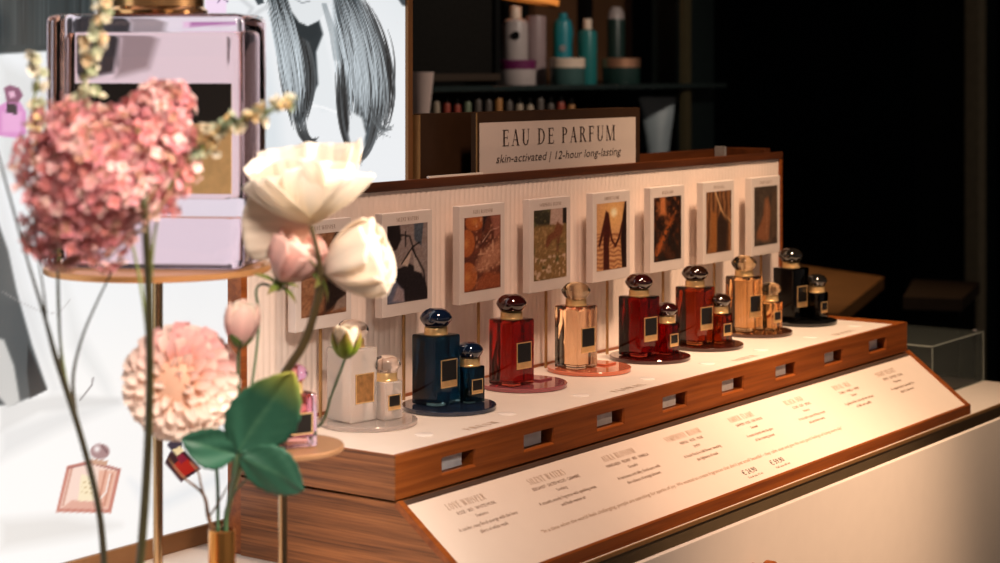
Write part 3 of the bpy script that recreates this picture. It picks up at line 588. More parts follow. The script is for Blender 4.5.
# ================================================================== LIGHT BOX POSTER
def poster():
    l = Vector((-0.2, 0.335, -0.143)); S3 = sub(l)
    t = thing('light_box', 'tall backlit poster of long grey hair and white sheets with printed perfume bottles', 'light box', l)
    b = MB().box(S3((-0.95, 0.312, -0.120)), S3((0.404, 0.362, 1.0))); b.build('case', BLACK, t, False)
    f = MB().box(S3((-0.96, 0.3045, -0.143)), S3((0.4145, 0.362, -0.1205)), 0.001).box(S3((0.4040, 0.3045, -0.1205)), S3((0.4145, 0.362, 1.01)), 0.001).box(S3((-0.96, 0.3045, -0.1205)), S3((-0.95, 0.362, 1.01)), 0.001).box(S3((-0.95, 0.3045, 1.0)), S3((0.404, 0.362, 1.01)), 0.001)
    f.build('frame', mat('bronze_frame', (0.24, 0.115, 0.045), 0.4, 0.4, var=0.05), t, False)
    us = np.concatenate([np.linspace(0, 0.42, 12)[:-1], np.linspace(0.42, 1, 360)])
    x0, wd, z0, ht = -0.95, 1.354, -0.1205, 1.1205
    def fn(U, V):
        X = x0 + U * wd; Z = z0 + np.where(V < 0.9, V / 0.9 * 0.70, 0.70 + (V - 0.9) / 0.1 * 0.4205)
        dx, dy, dz = X - CAM.x, 0.31 - CAM.y, Z - CAM.z; tt = dx * V3.x + dy * V3.y
        x = 500 + 1900 * (dx * R3.x + dy * R3.y) / tt; y = 69 - 1900 * dz / tt
        I = np.zeros(U.shape + (3,)); I[:] = (0.925, 0.935, 0.945); I = mixc(I, np.clip((y - 230) / 150, 0, 1), (0.975, 0.965, 0.955)); I = mixc(I, np.clip((60 - y) / 60, 0, 1) * np.clip((x - 340) / 60, 0, 1) * 0.5, (0.86, 0.885, 0.90))
        for p, c, a in (([(0, 60), (30, 75), (55, 100), (40, 160), (0, 180)], (0.80, 0.80, 0.79), 0.5), ([(0, 190), (12, 230), (40, 330), (62, 390), (52, 395), (30, 335), (0, 250)], (0.80, 0.80, 0.80), 0.4),
                        ([(62, 270), (80, 330), (108, 380), (112, 400), (70, 345)], (0.86, 0.86, 0.855), 0.6), ([(0, 430), (60, 410), (130, 400), (60, 430), (0, 460)], (0.86, 0.855, 0.85), 0.7),
                        ([(0, 520), (60, 515), (120, 525), (90, 535), (0, 550)], (0.86, 0.84, 0.82), 0.7), ([(236, 40), (262, 30), (280, 120), (290, 260), (240, 260)], (0.83, 0.865, 0.885), 0.6), ([(130, 480), (160, 500), (225, 470), (225, 480), (150, 515)], (0.89, 0.90, 0.91), 0.8)):
            I = poly(I, x, y, p, c, 14, a)
        I = poly(I, x, y, [(0, 405), (25, 400), (60, 395), (120, 398), (120, 404), (40, 412), (0, 432)], (0.86, 0.85, 0.84), 6, 0.8)
        # dark garment and hair at the top left
        I = poly(I, x, y, [(-200, -60), (92, -60), (95, 44), (60, 47), (45, 51), (0, 54), (-200, 60)], (0.19, 0.225, 0.235), 3)
        I = poly(I, x, y, [(92, -60), (152, -60), (148, 40), (140, 92), (108, 95), (100, 40)], (0.22, 0.23, 0.24), 3); I = poly(I, x, y, [(150, 20), (175, 26), (168, 60), (160, 92), (142, 95)], (0.62, 0.60, 0.60), 5)
        r = random.Random(3)
        for k in range(60):
            xx = r.uniform(-30, 148); g = r.uniform(0.13, 0.34); I = stroke(I, x, y, [(xx, -30), (xx + r.uniform(-3, 3), 44 if xx < 95 else 88)], r.uniform(1, 2.6), (g, g * 1.09, g * 1.12), 0.5, 1)
        # grey wedge at the lower left
        I = poly(I, x, y, [(-60, 190), (-2, 222), (8, 250), (17, 292), (32, 345), (47, 388), (34, 396), (14, 404), (-60, 412)], (0.33, 0.345, 0.35), 3)
        I = poly(I, x, y, [(-60, 320), (4, 340), (14, 366), (20, 402), (8, 407), (-8, 390), (-60, 380)], (0.80, 0.79, 0.775), 3); I = poly(I, x, y, [(28, 345), (47, 390), (30, 398), (27, 372)], (0.20, 0.205, 0.21), 2)
        I = stroke(I, x, y, [(3, 292), (20, 302), (40, 311), (58, 314), (70, 300)], 0.8, (0.70, 0.68, 0.67), 0.8, 1); I = stroke(I, x, y, [(80, 400), (92, 385), (93, 378)], 1.6, (0.45, 0.42, 0.42), 0.7, 1)
        # face, neck, hair
        I = poly(I, x, y, [(306, 40), (322, 30), (330, 60), (338, 110), (322, 112), (312, 100)], (0.90, 0.915, 0.925), 4); I = stroke(I, x, y, [(304, 104), (322, 107), (336, 112)], 2.5, (0.965, 0.97, 0.975), 1, 1)
        I = poly(I, x, y, [(266, -20), (284, -20), (289, 8), (299, 28), (314, 50), (315, 78), (308, 108), (301, 128), (294, 120), (286, 84), (276, 40)], (0.24, 0.275, 0.295), 5)
        I = poly(I, x, y, [(332, -20), (352, -20), (372, 28), (384, 70), (385, 110), (374, 142), (365, 150), (362, 120), (352, 96), (340, 60), (336, 30)], (0.29, 0.325, 0.345), 5)
        I = poly(I, x, y, [(282, -20), (290, 8), (299, 24), (308, 27), (319, 20), (323, 34), (316, 52), (318, 84), (308, 104), (298, 60)], (0.18, 0.21, 0.225), 3)
        def lock(a, b, c_, d, n, seed, lo, hi, wr):
            nonlocal I
            q = random.Random(seed)
            for k in range(n):
                u0 = q.random(); mixp = lambda p: (lambda u: (p[0][0] * (1 - u) + p[1][0] * u + q.uniform(-1.5, 1.5), p[0][1] * (1 - u) + p[1][1] * u + q.uniform(-4, 4)))(u0 + q.gauss(0, 0.13))
                pts = [mixp(a), mixp(b), mixp(c_), mixp(d)]; P = []; sm = q.uniform(0.72, 1.0); s0_ = q.uniform(0, 0.35)
                for j in range(13):
                    s_ = s0_ + (sm - s0_) * j / 12; e = 1 - s_
                    P.append(tuple(e ** 3 * pts[0][m] + 3 * e * e * s_ * pts[1][m] + 3 * e * s_ * s_ * pts[2][m] + s_ ** 3 * pts[3][m] for m in (0, 1)))
                g = q.uniform(lo, hi); wd = q.uniform(*wr)
                I = stroke(I, x, y, P, [wd * (0.12 + 0.88 * math.sin(PI * j / 12)) for j in range(13)], (g * 0.95, g * 1.0, g * 1.03), 0.75, 0.9)
        lock(((262, -15), (284, -15)), ((282, 40), (305, 30)), ((284, 90), (326, 80)), ((292, 128), (304, 122)), 190, 1, 0.05, 0.40, (0.7, 2.0))
        lock(((262, -15), (282, -15)), ((275, 40), (296, 30)), ((284, 90), (310, 80)), ((290, 120), (303, 118)), 60, 2, 0.60, 0.90, (0.6, 1.6))
        lock(((296, 110), (304, 108)), ((296, 138), (304, 134)), ((308, 150), (312, 146)), ((318, 140), (319, 137)), 22, 3, 0.14, 0.36, (1.2, 2.4))
        lock(((330, -15), (354, -15)), ((344, 50), (398, 40)), ((345, 90), (396, 100)), ((352, 128), (378, 140)), 240, 4, 0.06, 0.44, (0.7, 2.0))
        lock(((320, -15), (352, -15)), ((338, 50), (388, 40)), ((338, 90), (392, 100)), ((348, 120), (378, 140)), 90, 5, 0.62, 0.92, (0.6, 1.6))
        lock(((334, 60), (346, 60)), ((336, 110), (346, 110)), ((338, 150), (344, 146)), ((362, 168), (364, 158)), 36, 6, 0.12, 0.40, (1.4, 3))
        lock(((372, 90), (384, 90)), ((374, 130), (380, 130)), ((366, 160), (372, 160)), ((352, 164), (356, 160)), 24, 7, 0.16, 0.42, (1.2, 2.6))
        lock(((366, 100), (378, 110)), ((372, 128), (384, 124)), ((378, 136), (390, 128)), ((392, 138), (396, 116)), 12, 8, 0.25, 0.5, (0.8, 1.5))
        I = poly(I, x, y, [(352, 112), (362, 118), (366, 134), (360, 150), (352, 152), (348, 134)], (0.90, 0.915, 0.925), 3)
        I = poly(I, x, y, [(284, -40), (334, -40), (334, -4), (327, 10), (318, 21), (308, 25), (299, 22), (292, 12), (288, 0)], (0.885, 0.90, 0.91), 2)
        I = poly(I, x, y, [(292, 14), (299, 23), (308, 26), (318, 22), (318, 34), (309, 42), (300, 36)], (0.17, 0.20, 0.215), 2); I = stroke(I, x, y, [(294, -2), (302, 3), (310, 1)], 1.4, (0.58, 0.60, 0.62), 0.9, 1)
        for k in range(8): I = stroke(I, x, y, [(322 + k * 0.6, 4), (330 + k, 34), (334 + k, 60)], 1.0, (0.5, 0.54, 0.56), 0.5, 1)
        I = poly(I, x, y, [(392, -10), (410, -10), (410, 8), (402, 5)], (0.25, 0.28, 0.30), 2)
        I = stroke(I, x, y, [(238, -4), (252, 8), (246, 20), (268, 6)], 4, (0.80, 0.81, 0.82), 0.8, 3); I = poly(I, x, y, [(252, -5), (262, -5), (264, 3), (258, 5)], (0.25, 0.28, 0.30), 1.5)
        # printed perfume bottles
        L_ = (0.85, 0.56, 0.78)
        I = poly(I, x, y, [(-4, 108), (6, 102), (20, 102), (26, 112), (26, 134), (16, 138), (-6, 135)], L_, 2); I = poly(I, x, y, [(2, 112), (22, 112), (20, 132), (2, 132)], (0.93, 0.70, 0.86), 3, 0.7)
        I = poly(I, x, y, [(4, 88), (10, 85), (19, 88), (23, 95), (18, 103), (7, 103)], (0.52, 0.30, 0.42), 2); I = poly(I, x, y, [(8, 92), (14, 91), (16, 97), (10, 98)], (0.90, 0.70, 0.80), 1.5); I = poly(I, x, y, [(7, 103), (17, 105), (17, 115), (6, 112)], (0.18, 0.12, 0.17), 1)
        I = poly(I, x, y, [(180, 18), (234, 18), (234, 62), (180, 58)], (0.93, 0.80, 0.91), 2); I = poly(I, x, y, [(196, 30), (218, 31), (218, 44), (196, 43)], (0.96, 0.90, 0.80), 1.5); I = poly(I, x, y, [(184, 54), (224, 56), (222, 61), (184, 58)], (0.60, 0.32, 0.58), 2, 0.7)
        I = poly(I, x, y, [(204, -20), (228, -20), (226, 14), (206, 14)], (0.96, 0.86, 0.95), 2); I = stroke(I, x, y, [(218, 2), (222, -3), (228, 2)], 1.4, (0.45, 0.35, 0.5), 0.9, 1)
        O_ = (0.78, 0.50, 0.44)
        I = poly(I, x, y, [(67, 466), (90, 460), (121, 469), (111, 513), (56, 512)], O_, 1.4); I = poly(I, x, y, [(70, 468), (90, 463), (117, 470), (108, 509), (60, 508)], (0.965, 0.84, 0.78), 2)
        I = poly(I, x, y, [(99, 470), (116, 471), (108, 508), (96, 505)], (0.90, 0.66, 0.56), 2, 0.8)
        for pp_ in ([(106, 470), (99, 500)], [(112, 474), (104, 506)], [(72, 468), (63, 505)]): I = stroke(I, x, y, pp_, 2.2, (0.72, 0.44, 0.36), 0.6, 1.2)
        I = stroke(I, x, y, [(110, 474), (106, 492), (101, 498)], 2, (0.98, 0.93, 0.90), 0.8, 1); I = stroke(I, x, y, [(68, 468), (90, 463), (119, 470)], 2, (0.60, 0.36, 0.36), 0.8, 1); I = poly(I, x, y, [(72, 500), (104, 502), (104, 509), (62, 508)], (0.84, 0.58, 0.50), 2, 0.7); I = poly(I, x, y, [(81, 474), (94, 477), (94, 501), (78, 501)], (0.97, 0.90, 0.76), 1)
        for k in range(3): I = stroke(I, x, y, [(82, 482 + k * 5), (92, 483 + k * 5)], 0.9, (0.78, 0.66, 0.45), 0.8, 0.7)
        I = poly(I, x, y, [(91, 459), (108, 461), (106, 466), (92, 464)], (0.80, 0.62, 0.52), 1)
        d = np.hypot((x - 100) / 10.5, (y - 451.5) / 8.5); I = mixc(I, (1 - d) * 6, (0.66, 0.52, 0.52)); I = mixc(I, 1.2 - np.hypot(x - 97, y - 449) / 4, (0.97, 0.93, 0.92)); I = stroke(I, x, y, [(102, 446), (107, 452)], 1.5, (0.35, 0.22, 0.24), 0.9, 1)
        I = poly(I, x, y, [(165, 463), (170, 452), (185, 451), (201, 469), (181, 482)], (0.20, 0.09, 0.13), 1.2); I = poly(I, x, y, [(172, 466), (184, 456), (198, 468), (182, 478)], (0.66, 0.13, 0.10), 1.2); I = poly(I, x, y, [(176, 457), (182, 453), (188, 459), (181, 464)], (0.50, 0.10, 0.20), 1)
        I = poly(I, x, y, [(167, 445), (174, 438), (182, 442), (182, 449), (173, 453)], (0.22, 0.20, 0.26), 1.2); I = poly(I, x, y, [(172, 450), (180, 446), (184, 451), (177, 456)], (0.93, 0.82, 0.62), 1)
        return I
    def vmap(nv):
        pass
    m = painted('backlit_print', 0.4, 1.0)
    o = print_mesh('printed_film', S3((x0, 0.310, z0)), (1, 0, 0), (0, 0, 1), wd, ht, 0, 390, fn, m, t, us)
    n = len(o.data.vertices); co = np.zeros(n * 3); o.data.vertices.foreach_get('co', co); co = co.reshape(-1, 3)
    vv = (co[:, 2] - S3((0, 0, z0)).z) / ht
    co[:, 2] = S3((0, 0, z0)).z + np.where(vv < 0.9, vv / 0.9 * 0.70, 0.70 + (vv - 0.9) / 0.1 * 0.4205)   # finer rows low down
    o.data.vertices.foreach_set('co', co.ravel())
    MB().box(S3((x0, 0.3105, z0)), S3((x0 + wd, 0.312, z0 + ht))).build('diffuser', WHITE, t, False)
poster()

# ================================================================== ROUND TABLES, GIANT BOTTLE, PINK BOTTLE
def round_table(label, c, r, th, rod, foot, m):
    base_z = -0.143
    t = thing('round_stand', label, 'stand', (c.x, c.y, base_z), 0, 'round topped display stands')
    h = c.z - base_z
    MB().lathe([(0, h - th), (r - 0.001, h - th), (r, h - th + 0.001), (r, h - 0.001), (r - 0.001, h), (0, h)], seg=96).build('round_top', m, t)
    MB().lathe([(0, 0.006), (rod, 0.006), (rod, h - th - 0.006), (rod * 2.4, h - th - 0.0055), (rod * 2.4, h - th), (0, h - th)], seg=24).build('pole', POLE, t)
    MB().lathe([(0, 0), (foot, 0), (foot, 0.005), (foot - 0.001, 0.006), (0, 0.006)], seg=64).build('foot_plate', BRASSD, t)
COPPER = mat('copper_top', (0.62, 0.30, 0.12), 0.36, 0.75, var=0.04); TAN = mat('tan_bronze_top', (0.42, 0.22, 0.11), 0.42, 0.55, var=0.04)
cb = at(158, 264.5, 1.95); round_table('large round copper topped stand carrying the giant lilac perfume bottle', cb, 0.115, 0.0065, 0.0050, 0.055, COPPER)
cs = at(283, 444.5, 1.87); round_table('small round bronze topped stand carrying the little pink bottle', cs, 0.060, 0.0055, 0.0045, 0.042, TAN)
p = at(158, 262, 1.95)
gb = thing('giant_perfume_bottle', 'giant lilac glass perfume bottle with gold neck on the round copper stand', 'perfume bottle', (p.x, p.y, cb.z + 0.0003), YAW - PI / 2 - R(8))
wq, dq, hq = 0.103, 0.050, 0.256
MB().box((-wq, -dq, 0), (wq, dq, hq), 0.009, 3).build('glass_body', glass('lilac_glass', (0.96, 0.82, 0.90)), gb, True, ang=40)
MB().box((-0.085, -0.034, 0.070), (0.085, 0.034, hq - 0.020), 0.006, 3).build('perfume', glass('rose_perfume', (0.97, 0.84, 0.82), 0, 1.12), gb, True, ang=40)
MB().lathe([(0, hq + 0.0002), (0.050, hq + 0.0002), (0.051, hq + 0.004), (0.047, hq + 0.008), (0.047, hq + 0.022), (0.044, hq + 0.026), (0, hq + 0.026)], seg=64).build('collar', mat('copper_gold', (0.86, 0.47, 0.20), 0.2, 1, var=0.03), gb)
MB().lathe([(0, hq + 0.0262), (0.042, hq + 0.0262), (0.060, hq + 0.035), (0.066, hq + 0.048), (0.060, hq + 0.066), (0.042, hq + 0.080), (0.02, hq + 0.086), (0, hq + 0.087)], seg=64).build('stopper', glass('lilac_stopper', (0.93, 0.78, 0.86)), gb)
MB().box((-0.088, -0.037, 0.006), (0.088, 0.037, 0.052), 0.004, 2).build('base_block', glass('rose_base', (0.97, 0.88, 0.90), 0.02, 1.12), gb, True, ang=40)
lb_ = MB().box((-0.070, -dq - 0.0012, 0.076), (0.0925, -dq - 0.0002, 0.186), 0.0003).build('label_plate', MIRROR, gb, False)
MB().box((-0.070, -dq - 0.0016, 0.146), (0.0925, -dq - 0.0012, 0.186)).build('dark_field', LABELK, lb_, False)
p = at(294, 445.5, 1.865)
square_bottle('perfume_bottle', 'little pink glass perfume bottle on the small round bronze stand', None, (p.x, p.y, cs.z + 0.0002), 0.0345, 0.052, R(-22), glass('pink_glass', (0.97, 0.62, 0.70)), glass('pink_perfume', (0.96, 0.50, 0.58), 0, 1.1), glass('pink_stopper', (0.85, 0.38, 0.50)), 0.0135, 0.018, 0.0085, 0.010, GOLD, LABELK, 0.10, 0.2)

# ================================================================== FLOWERS
GREEN = lambda n, c, r=0.5: mat(n, c, r, var=0.18, scale=60)
STEMG = GREEN('olive_stem', (0.050, 0.044, 0.015)); STEMD = GREEN('dark_twig', (0.026, 0.022, 0.010)); STEMB = GREEN('fresh_stem', (0.055, 0.125, 0.055)); STEMR = GREEN('brown_twig', (0.15, 0.075, 0.035)); SEPAL = GREEN('green_sepal', (0.17, 0.21, 0.050)); POPST = GREEN('hairy_brown_stem', (0.060, 0.040, 0.014))
PETAL = petalmat('soft_petal', 0.38); FLORET = petalmat('pink_floret', 0.25, 0.8); LEAFM = petalmat('leaf_blade', 0.12, 0.45)
def lin(c): return (c[0] ** 2.2, c[1] ** 2.2, c[2] ** 2.2, 1)
class FB(MB):
    def __init__(s): s.bm = bmesh.new(); s.cl = s.bm.verts.layers.float_color.new('Col')
    def sheet(s, f, nu, nv):
        g = []
        for i in range(nu + 1):
            row = []
            for j in range(nv + 1):
                p, c = f(i / nu, j / nv * 2 - 1); v = s.bm.verts.new(p); v[s.cl] = lin(c); row.append(v)
            g.append(row)
        for i in range(nu):
            for j in range(nv): s.bm.faces.new((g[i][j], g[i + 1][j], g[i + 1][j + 1], g[i][j + 1]))
    def done(s, name, m, par, thick=0.0):
        me = bpy.data.meshes.new(name); s.bm.to_mesh(me); s.bm.free(); o = link(name, me, m, par, True, None, 80)
        if thick: md = o.modifiers.new('thickness', 'SOLIDIFY'); md.thickness = thick; md.offset = 0
        return o
def petal(fb, base, axis, rho, L, W, th0, th1, cup, ruf, col, seed=0, nu=10, nv=8, tip=0.55, twist=0.0):
    axis = axis.normalized(); rho = (rho - axis * rho.dot(axis)).normalized(); tan = axis.cross(rho); q = random.Random(seed)
    ph = [q.uniform(0, 6.28) for _ in range(4)]
    N = 24; cx = [0.0]; cz = [0.0]
    for i in range(N):
        th = th0 + th1 * ((i + 0.5) / N); cx.append(cx[-1] + math.sin(th) / N * L); cz.append(cz[-1] + math.cos(th) / N * L)
    def f(u, v):
        wd = W * (max(u, 0.0) ** 0.6 * (1 - u ** 3.2 * (1 - tip)) + 0.06) * (1.0)
        uu = u * (1 - 0.13 * v * v * (1 + 0.5 * math.sin(3 * v + ph[0])))
        i = min(int(uu * N), N - 1); fr_ = uu * N - i; X = cx[i] + (cx[i + 1] - cx[i]) * fr_; Z = cz[i] + (cz[i + 1] - cz[i]) * fr_
        th = th0 + th1 * uu; nin = axis * math.sin(th) - rho * math.cos(th)
        k = cup * v * v * wd + ruf * L * u * u * (0.6 * math.sin(5 * v + ph[1]) + 0.4 * math.sin(11 * v + ph[2] + 3 * u)) + ruf * 0.35 * L * math.sin(17 * v + ph[3]) * u
        return base + rho * X + axis * Z + tan * (v * wd + twist * u * L) + nin * k, col(u, v)
    fb.sheet(f, nu, nv)
def blend(*cs):
    def g(u, v):
        x = min(max(u, 0), 0.999) * (len(cs) - 1); i = int(x); f = x - i; k = 1 - 0.03 * abs(math.sin(v * 9))
        return tuple(min(1, (cs[i][m] * (1 - f) + cs[i + 1][m] * f) * k) for m in range(3))
    return g
def around(axis, ang):
    axis = axis.normalized(); a = axis.orthogonal().normalized() if abs(axis.dot(U3)) > 0.98 else axis.cross(U3).normalized()
    return Matrix.Rotation(ang, 3, axis) @ a
def local(o): return lambda p: Vector(p) - o

# ---- brass bud vase and a second vase just below the picture
def vase(label, c, r, top):
    t = thing('bud_vase', label, 'vase', (c.x, c.y, -0.143)); h = top + 0.143
    MB().lathe([(0, 0), (r, 0), (r, h - 0.0006), (r - 0.0006, h), (r - 0.0016, h), (r - 0.0018, 0.01), (0, 0.01)], seg=40).build('tube', VASEM, t)
    return t
vb = at(222, 529, 1.755); vase('slim brass tube vase holding roses, poppy and dahlia', vb, 0.0125, vb.z)
vc = at(122, 590, 1.645); vase('brass tube vase holding the pink hydrangea and twigs', vc, 0.024, vc.z)
B0 = Vector((vb.x, vb.y, -0.12)); C0 = Vector((vc.x, vc.y, -0.12)); N_ = lambda dx, dy, z: Vector((vb.x + dx, vb.y + dy, z))
def stem(name, pts, rad, m, par, o, sub_=6): return MB().tube([Vector(p) - o for p in pts], rad, 8, sub_).build(name, m, par)

# ---- pink hydrangea
def hydrangea():
    o = at(103, 180, 1.50); t = thing('pink_hydrangea', 'large dusty pink hydrangea head on a thick olive stem, in front at left', 'flower', o)
    q = np.random.default_rng(5); V, F, Cc = [], [], []
    pal = [(0.84, 0.58, 0.63), (0.87, 0.66, 0.69), (0.80, 0.51, 0.56), (0.91, 0.74, 0.75), (0.84, 0.54, 0.56), (0.79, 0.52, 0.52), (0.94, 0.81, 0.81), (0.70, 0.54, 0.48)]
    def floret(c, n, s, ci):
        n = n.normalized(); a = n.orthogonal().normalized(); b = n.cross(a); r0 = q.uniform(0, 6.28); k0 = len(V); base_ = np.array(pal[ci]) * q.uniform(0.88, 1.08)
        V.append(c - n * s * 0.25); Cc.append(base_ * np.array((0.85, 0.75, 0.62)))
        for k in range(4):
            an = r0 + k * PI / 2 + q.uniform(-.15, .15); d = a * math.cos(an) + b * math.sin(an); e = n.cross(d); lift = q.uniform(-0.1, 0.35) * s
            for p_, sc_ in ((d * s * 0.62 + e * s * 0.50 + n * lift * 0.5, 1), (d * s * 1.05 + n * lift, 1.06), (d * s * 0.62 - e * s * 0.50 + n * lift * 0.5, 1)): V.append(c + p_); Cc.append(base_ * sc_)
            i = k0 + 1 + k * 3; F.append((k0, i, i + 1, i + 2))
    for lob, n, ex in (((103, 180, 0), 1750, (97, 92, 84)), ((160, 108, 0.0), 190, (36, 32, 30)), ((172, 140, 0.0), 120, (24, 26, 24)), ((60, 128, 0.0), 120, (34, 30, 30)), ((60, 235, 0), 180, (46, 38, 36))):
        ce = at(lob[0], lob[1], 1.50 + lob[2]) - o
        for i in range(n):
            d = Vector(q.normal(size=3)).normalized(); rr = q.uniform(0.55, 1.0) ** 0.5 * (0.92 + 0.10 * math.sin(d.x * 7 + d.z * 5))
            c = ce + R3 * (d.x * ex[0] * rr) * 1.5 / 1900 + U3 * (d.z * ex[1] * rr) * 1.5 / 1900 + V3 * (d.y * ex[2] * rr) * 1.5 / 1900
            if lob[0] == 103 and d.x > 0.35 and d.z < -0.42: continue
            floret(c, (R3 * d.x + U3 * d.z + V3 * d.y) + Vector(q.normal(size=3)) * 0.35, q.uniform(0.0036, 0.0060), int(q.integers(0, 8)))
    cb2 = MB()
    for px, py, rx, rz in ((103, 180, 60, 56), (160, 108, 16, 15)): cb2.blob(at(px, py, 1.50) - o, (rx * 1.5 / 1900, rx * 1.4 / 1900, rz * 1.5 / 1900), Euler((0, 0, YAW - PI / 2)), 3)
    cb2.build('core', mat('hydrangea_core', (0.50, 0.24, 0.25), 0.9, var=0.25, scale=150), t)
    me = bpy.data.meshes.new('flower_head'); me.from_pydata([tuple(v) for v in V], [], F)
    ca = me.color_attributes.new('Col', 'FLOAT_COLOR', 'POINT'); c4 = np.ones((len(V), 4)); c4[:, :3] = np.clip(np.array(Cc), 0, 1) ** 2.2; ca.data.foreach_set('color', c4.ravel().astype(np.float32))
    link('flower_head', me, FLORET, t, False)
    st = stem('stem', [at(138, 178, 1.47), at(144, 206, 1.455), at(149, 300, 1.50), at(149, 420, 1.56), at(142, 540, 1.625), C0 + Vector((0.006, 0, 0))], [0.0024, 0.0034, 0.0034, 0.0036, 0.0038, 0.0036], STEMG, t, o)
    for a_, b_, c_ in (((143, 205), (128, 180), (100, 150)), ((143, 208), (160, 178), (172, 140)), ((145, 225), (165, 200), (182, 168)), ((143, 215), (118, 205), (80, 205)), ((144, 230), (128, 236), (105, 262))):
        stem('twig', [at(*a_, 1.458), at(*b_, 1.47), at(*c_, 1.49)], [0.0016, 0.0011, 0.0006], STEMR, t, o)
hydrangea()

# ---- bare branching twig at the far left
o = at(88, 480, 1.60); tw = thing('bare_twig', 'thin dark branching twig crossing the white poster at far left', 'twig', o)
stem('main_branch', [C0 + Vector((-0.009, 0.004, 0)), at(104, 560, 1.64), at(97, 500, 1.62), at(82, 440, 1.60), at(66, 388, 1.59), at(55, 355, 1.58), at(45, 318, 1.57), at(28, 262, 1.56), at(12, 205, 1.55), at(-3, 150, 1.54)], [0.0030, 0.0030, 0.0027, 0.0026, 0.0028, 0.0023, 0.0016, 0.0011, 0.0010, 0.0008], STEMD, tw, o)
stem('side_twig', [at(76, 420, 1.598), at(73, 378, 1.60), at(82, 338, 1.61), at(98, 300, 1.62), at(117, 262, 1.63), at(132, 235, 1.64)], [0.0020, 0.0014, 0.0011, 0.0009, 0.0008, 0.0006], STEMD, tw, o)
stem('side_twig', [at(62, 376, 1.588), at(60, 335, 1.58), at(58, 268, 1.57), at(57, 240, 1.56)], [0.0014, 0.0010, 0.0008, 0.0006], STEMD, tw, o)
stem('side_twig', [at(46, 320, 1.572), at(44, 295, 1.56), at(39, 262, 1.55), at(36, 240, 1.54)], [0.0013, 0.0009, 0.0007, 0.0005], STEMD, tw, o)

# ---- cream filler sprigs
def sprig(label, pts, n, sp, seed, pal, down, sc_=1.0):
    o = Vector(pts[0]); t = thing('flower_sprig', label, 'flower sprig', o, 0, 'cream filler sprigs')
    stem('stem', pts + down, [0.0009] * len(pts) + [0.0012] * len(down), SEPAL, t, o, 5)
    q = random.Random(seed); fb = FB(); m = len(pts) - 1
    for k in range(n):
        u = k / (n - 1) * m; i = min(int(u), m - 1); f = u - i; c = Vector(pts[i]).lerp(Vector(pts[i + 1]), f) - o
        w_ = sp * (0.35 + 0.65 * (k / n))
        c += R3 * q.uniform(-w_, w_) + U3 * q.uniform(-w_, w_) + V3 * q.uniform(-w_, w_); cc = q.choice(pal)
        ax = (R3 * q.uniform(-1, 1) + U3 * q.uniform(-0.6, 1) - V3 * q.uniform(-0.6, 1)).normalized(); s_ = q.uniform(0.0058, 0.0096) * sc_
        for j in range(5): petal(fb, c, ax, around(ax, j * 1.257), s_, s_ * 0.48, 0.5, 0.5, 0.25, 0.02, blend([x * 0.8 for x in cc], cc), k * 7 + j, 3, 2, 0.5)
    fb.done('blossoms', PETAL, t, 0)
CRM = [(0.90, 0.87, 0.76), (0.93, 0.82, 0.66), (0.78, 0.80, 0.68), (0.64, 0.68, 0.54), (0.94, 0.91, 0.82)]
CRG = [(0.88, 0.84, 0.74), (0.78, 0.80, 0.68), (0.94, 0.82, 0.60), (0.66, 0.72, 0.60), (0.93, 0.90, 0.82)]
dn1 = [at(118, 190, 1.53), at(143, 300, 1.53), at(149, 420, 1.575), at(141, 560, 1.64), C0 + Vector((0.012, 0.010, 0))]
sprig('cream flower sprig rising past the left side of the giant bottle', [at(108, -22, 1.47), at(102, 20, 1.47), at(94, 48, 1.48), at(84, 80, 1.49), at(90, 110, 1.51)], 46, 0.0105, 1, CRM, dn1)
sprig('short cream sprig at the left edge behind the pink hydrangea', [at(33, 56, 1.53), at(38, 80, 1.54), at(33, 108, 1.55), at(45, 128, 1.56)], 26, 0.007, 2, CRG, [at(58, 200, 1.57), at(58, 300, 1.59), at(66, 380, 1.605), at(96, 490, 1.63), at(106, 570, 1.645), C0 + Vector((-0.008, 0.010, 0))])
sprig('greenish cream sprig pointing right in front of the giant bottle', [at(292, 104, 1.50), at(266, 112, 1.50), at(240, 120, 1.50), at(216, 134, 1.50), at(196, 156, 1.50)], 50, 0.0095, 3, CRG, [at(168, 190, 1.49), at(152, 260, 1.505), at(151, 440, 1.585), at(142, 570, 1.642), C0 + Vector((0.014, -0.004, 0))])

# ---- white poppy
o = at(311, 225, 1.70); pp = thing('white_poppy', 'cream white poppy with crinkled cup petals on a dark hairy stem', 'flower', o)
ax = (U3 + R3 * -0.10 + V3 * 0.12).normalized(); fb = FB(); cw = blend((0.98, 0.91, 0.78), (0.995, 0.95, 0.88), (1.0, 0.965, 0.92))
z0 = Vector((0, 0, 0))
def dirv(a): return R3 * math.cos(a) - V3 * math.sin(a)     # 0 right, 90 deg towards the camera
for k, (a, L, W, t0, t1) in enumerate(((95, 0.060, 0.056, 66, -62), (158, 0.070, 0.052, 74, -40), (10, 0.072, 0.046, 78, -42), (215, 0.078, 0.056, 52, -34), (275, 0.080, 0.058, 36, -22), (330, 0.074, 0.050, 46, -28), (55, 0.060, 0.044, 60, -50), (125, 0.063, 0.046, 58, -52))):
    petal(fb, z0 + ax * 0.001 * k, ax, dirv(R(a)), L, W, R(t0), R(t1), 0.22, 0.050, cw, k + 3, 18, 26, 0.78)
petal(fb, -V3 * -0.012, (V3 + U3 * 0.2).normalized(), -R3 * 0.93 - U3 * 0.02, 0.064, 0.040, R(82), R(14), 0.06, 0.035, blend((0.95, 0.84, 0.76), (0.94, 0.86, 0.79), (0.93, 0.88, 0.82)), 31, 14, 20, 0.8)
fb.done('petals', PETAL, pp, 0.0004)
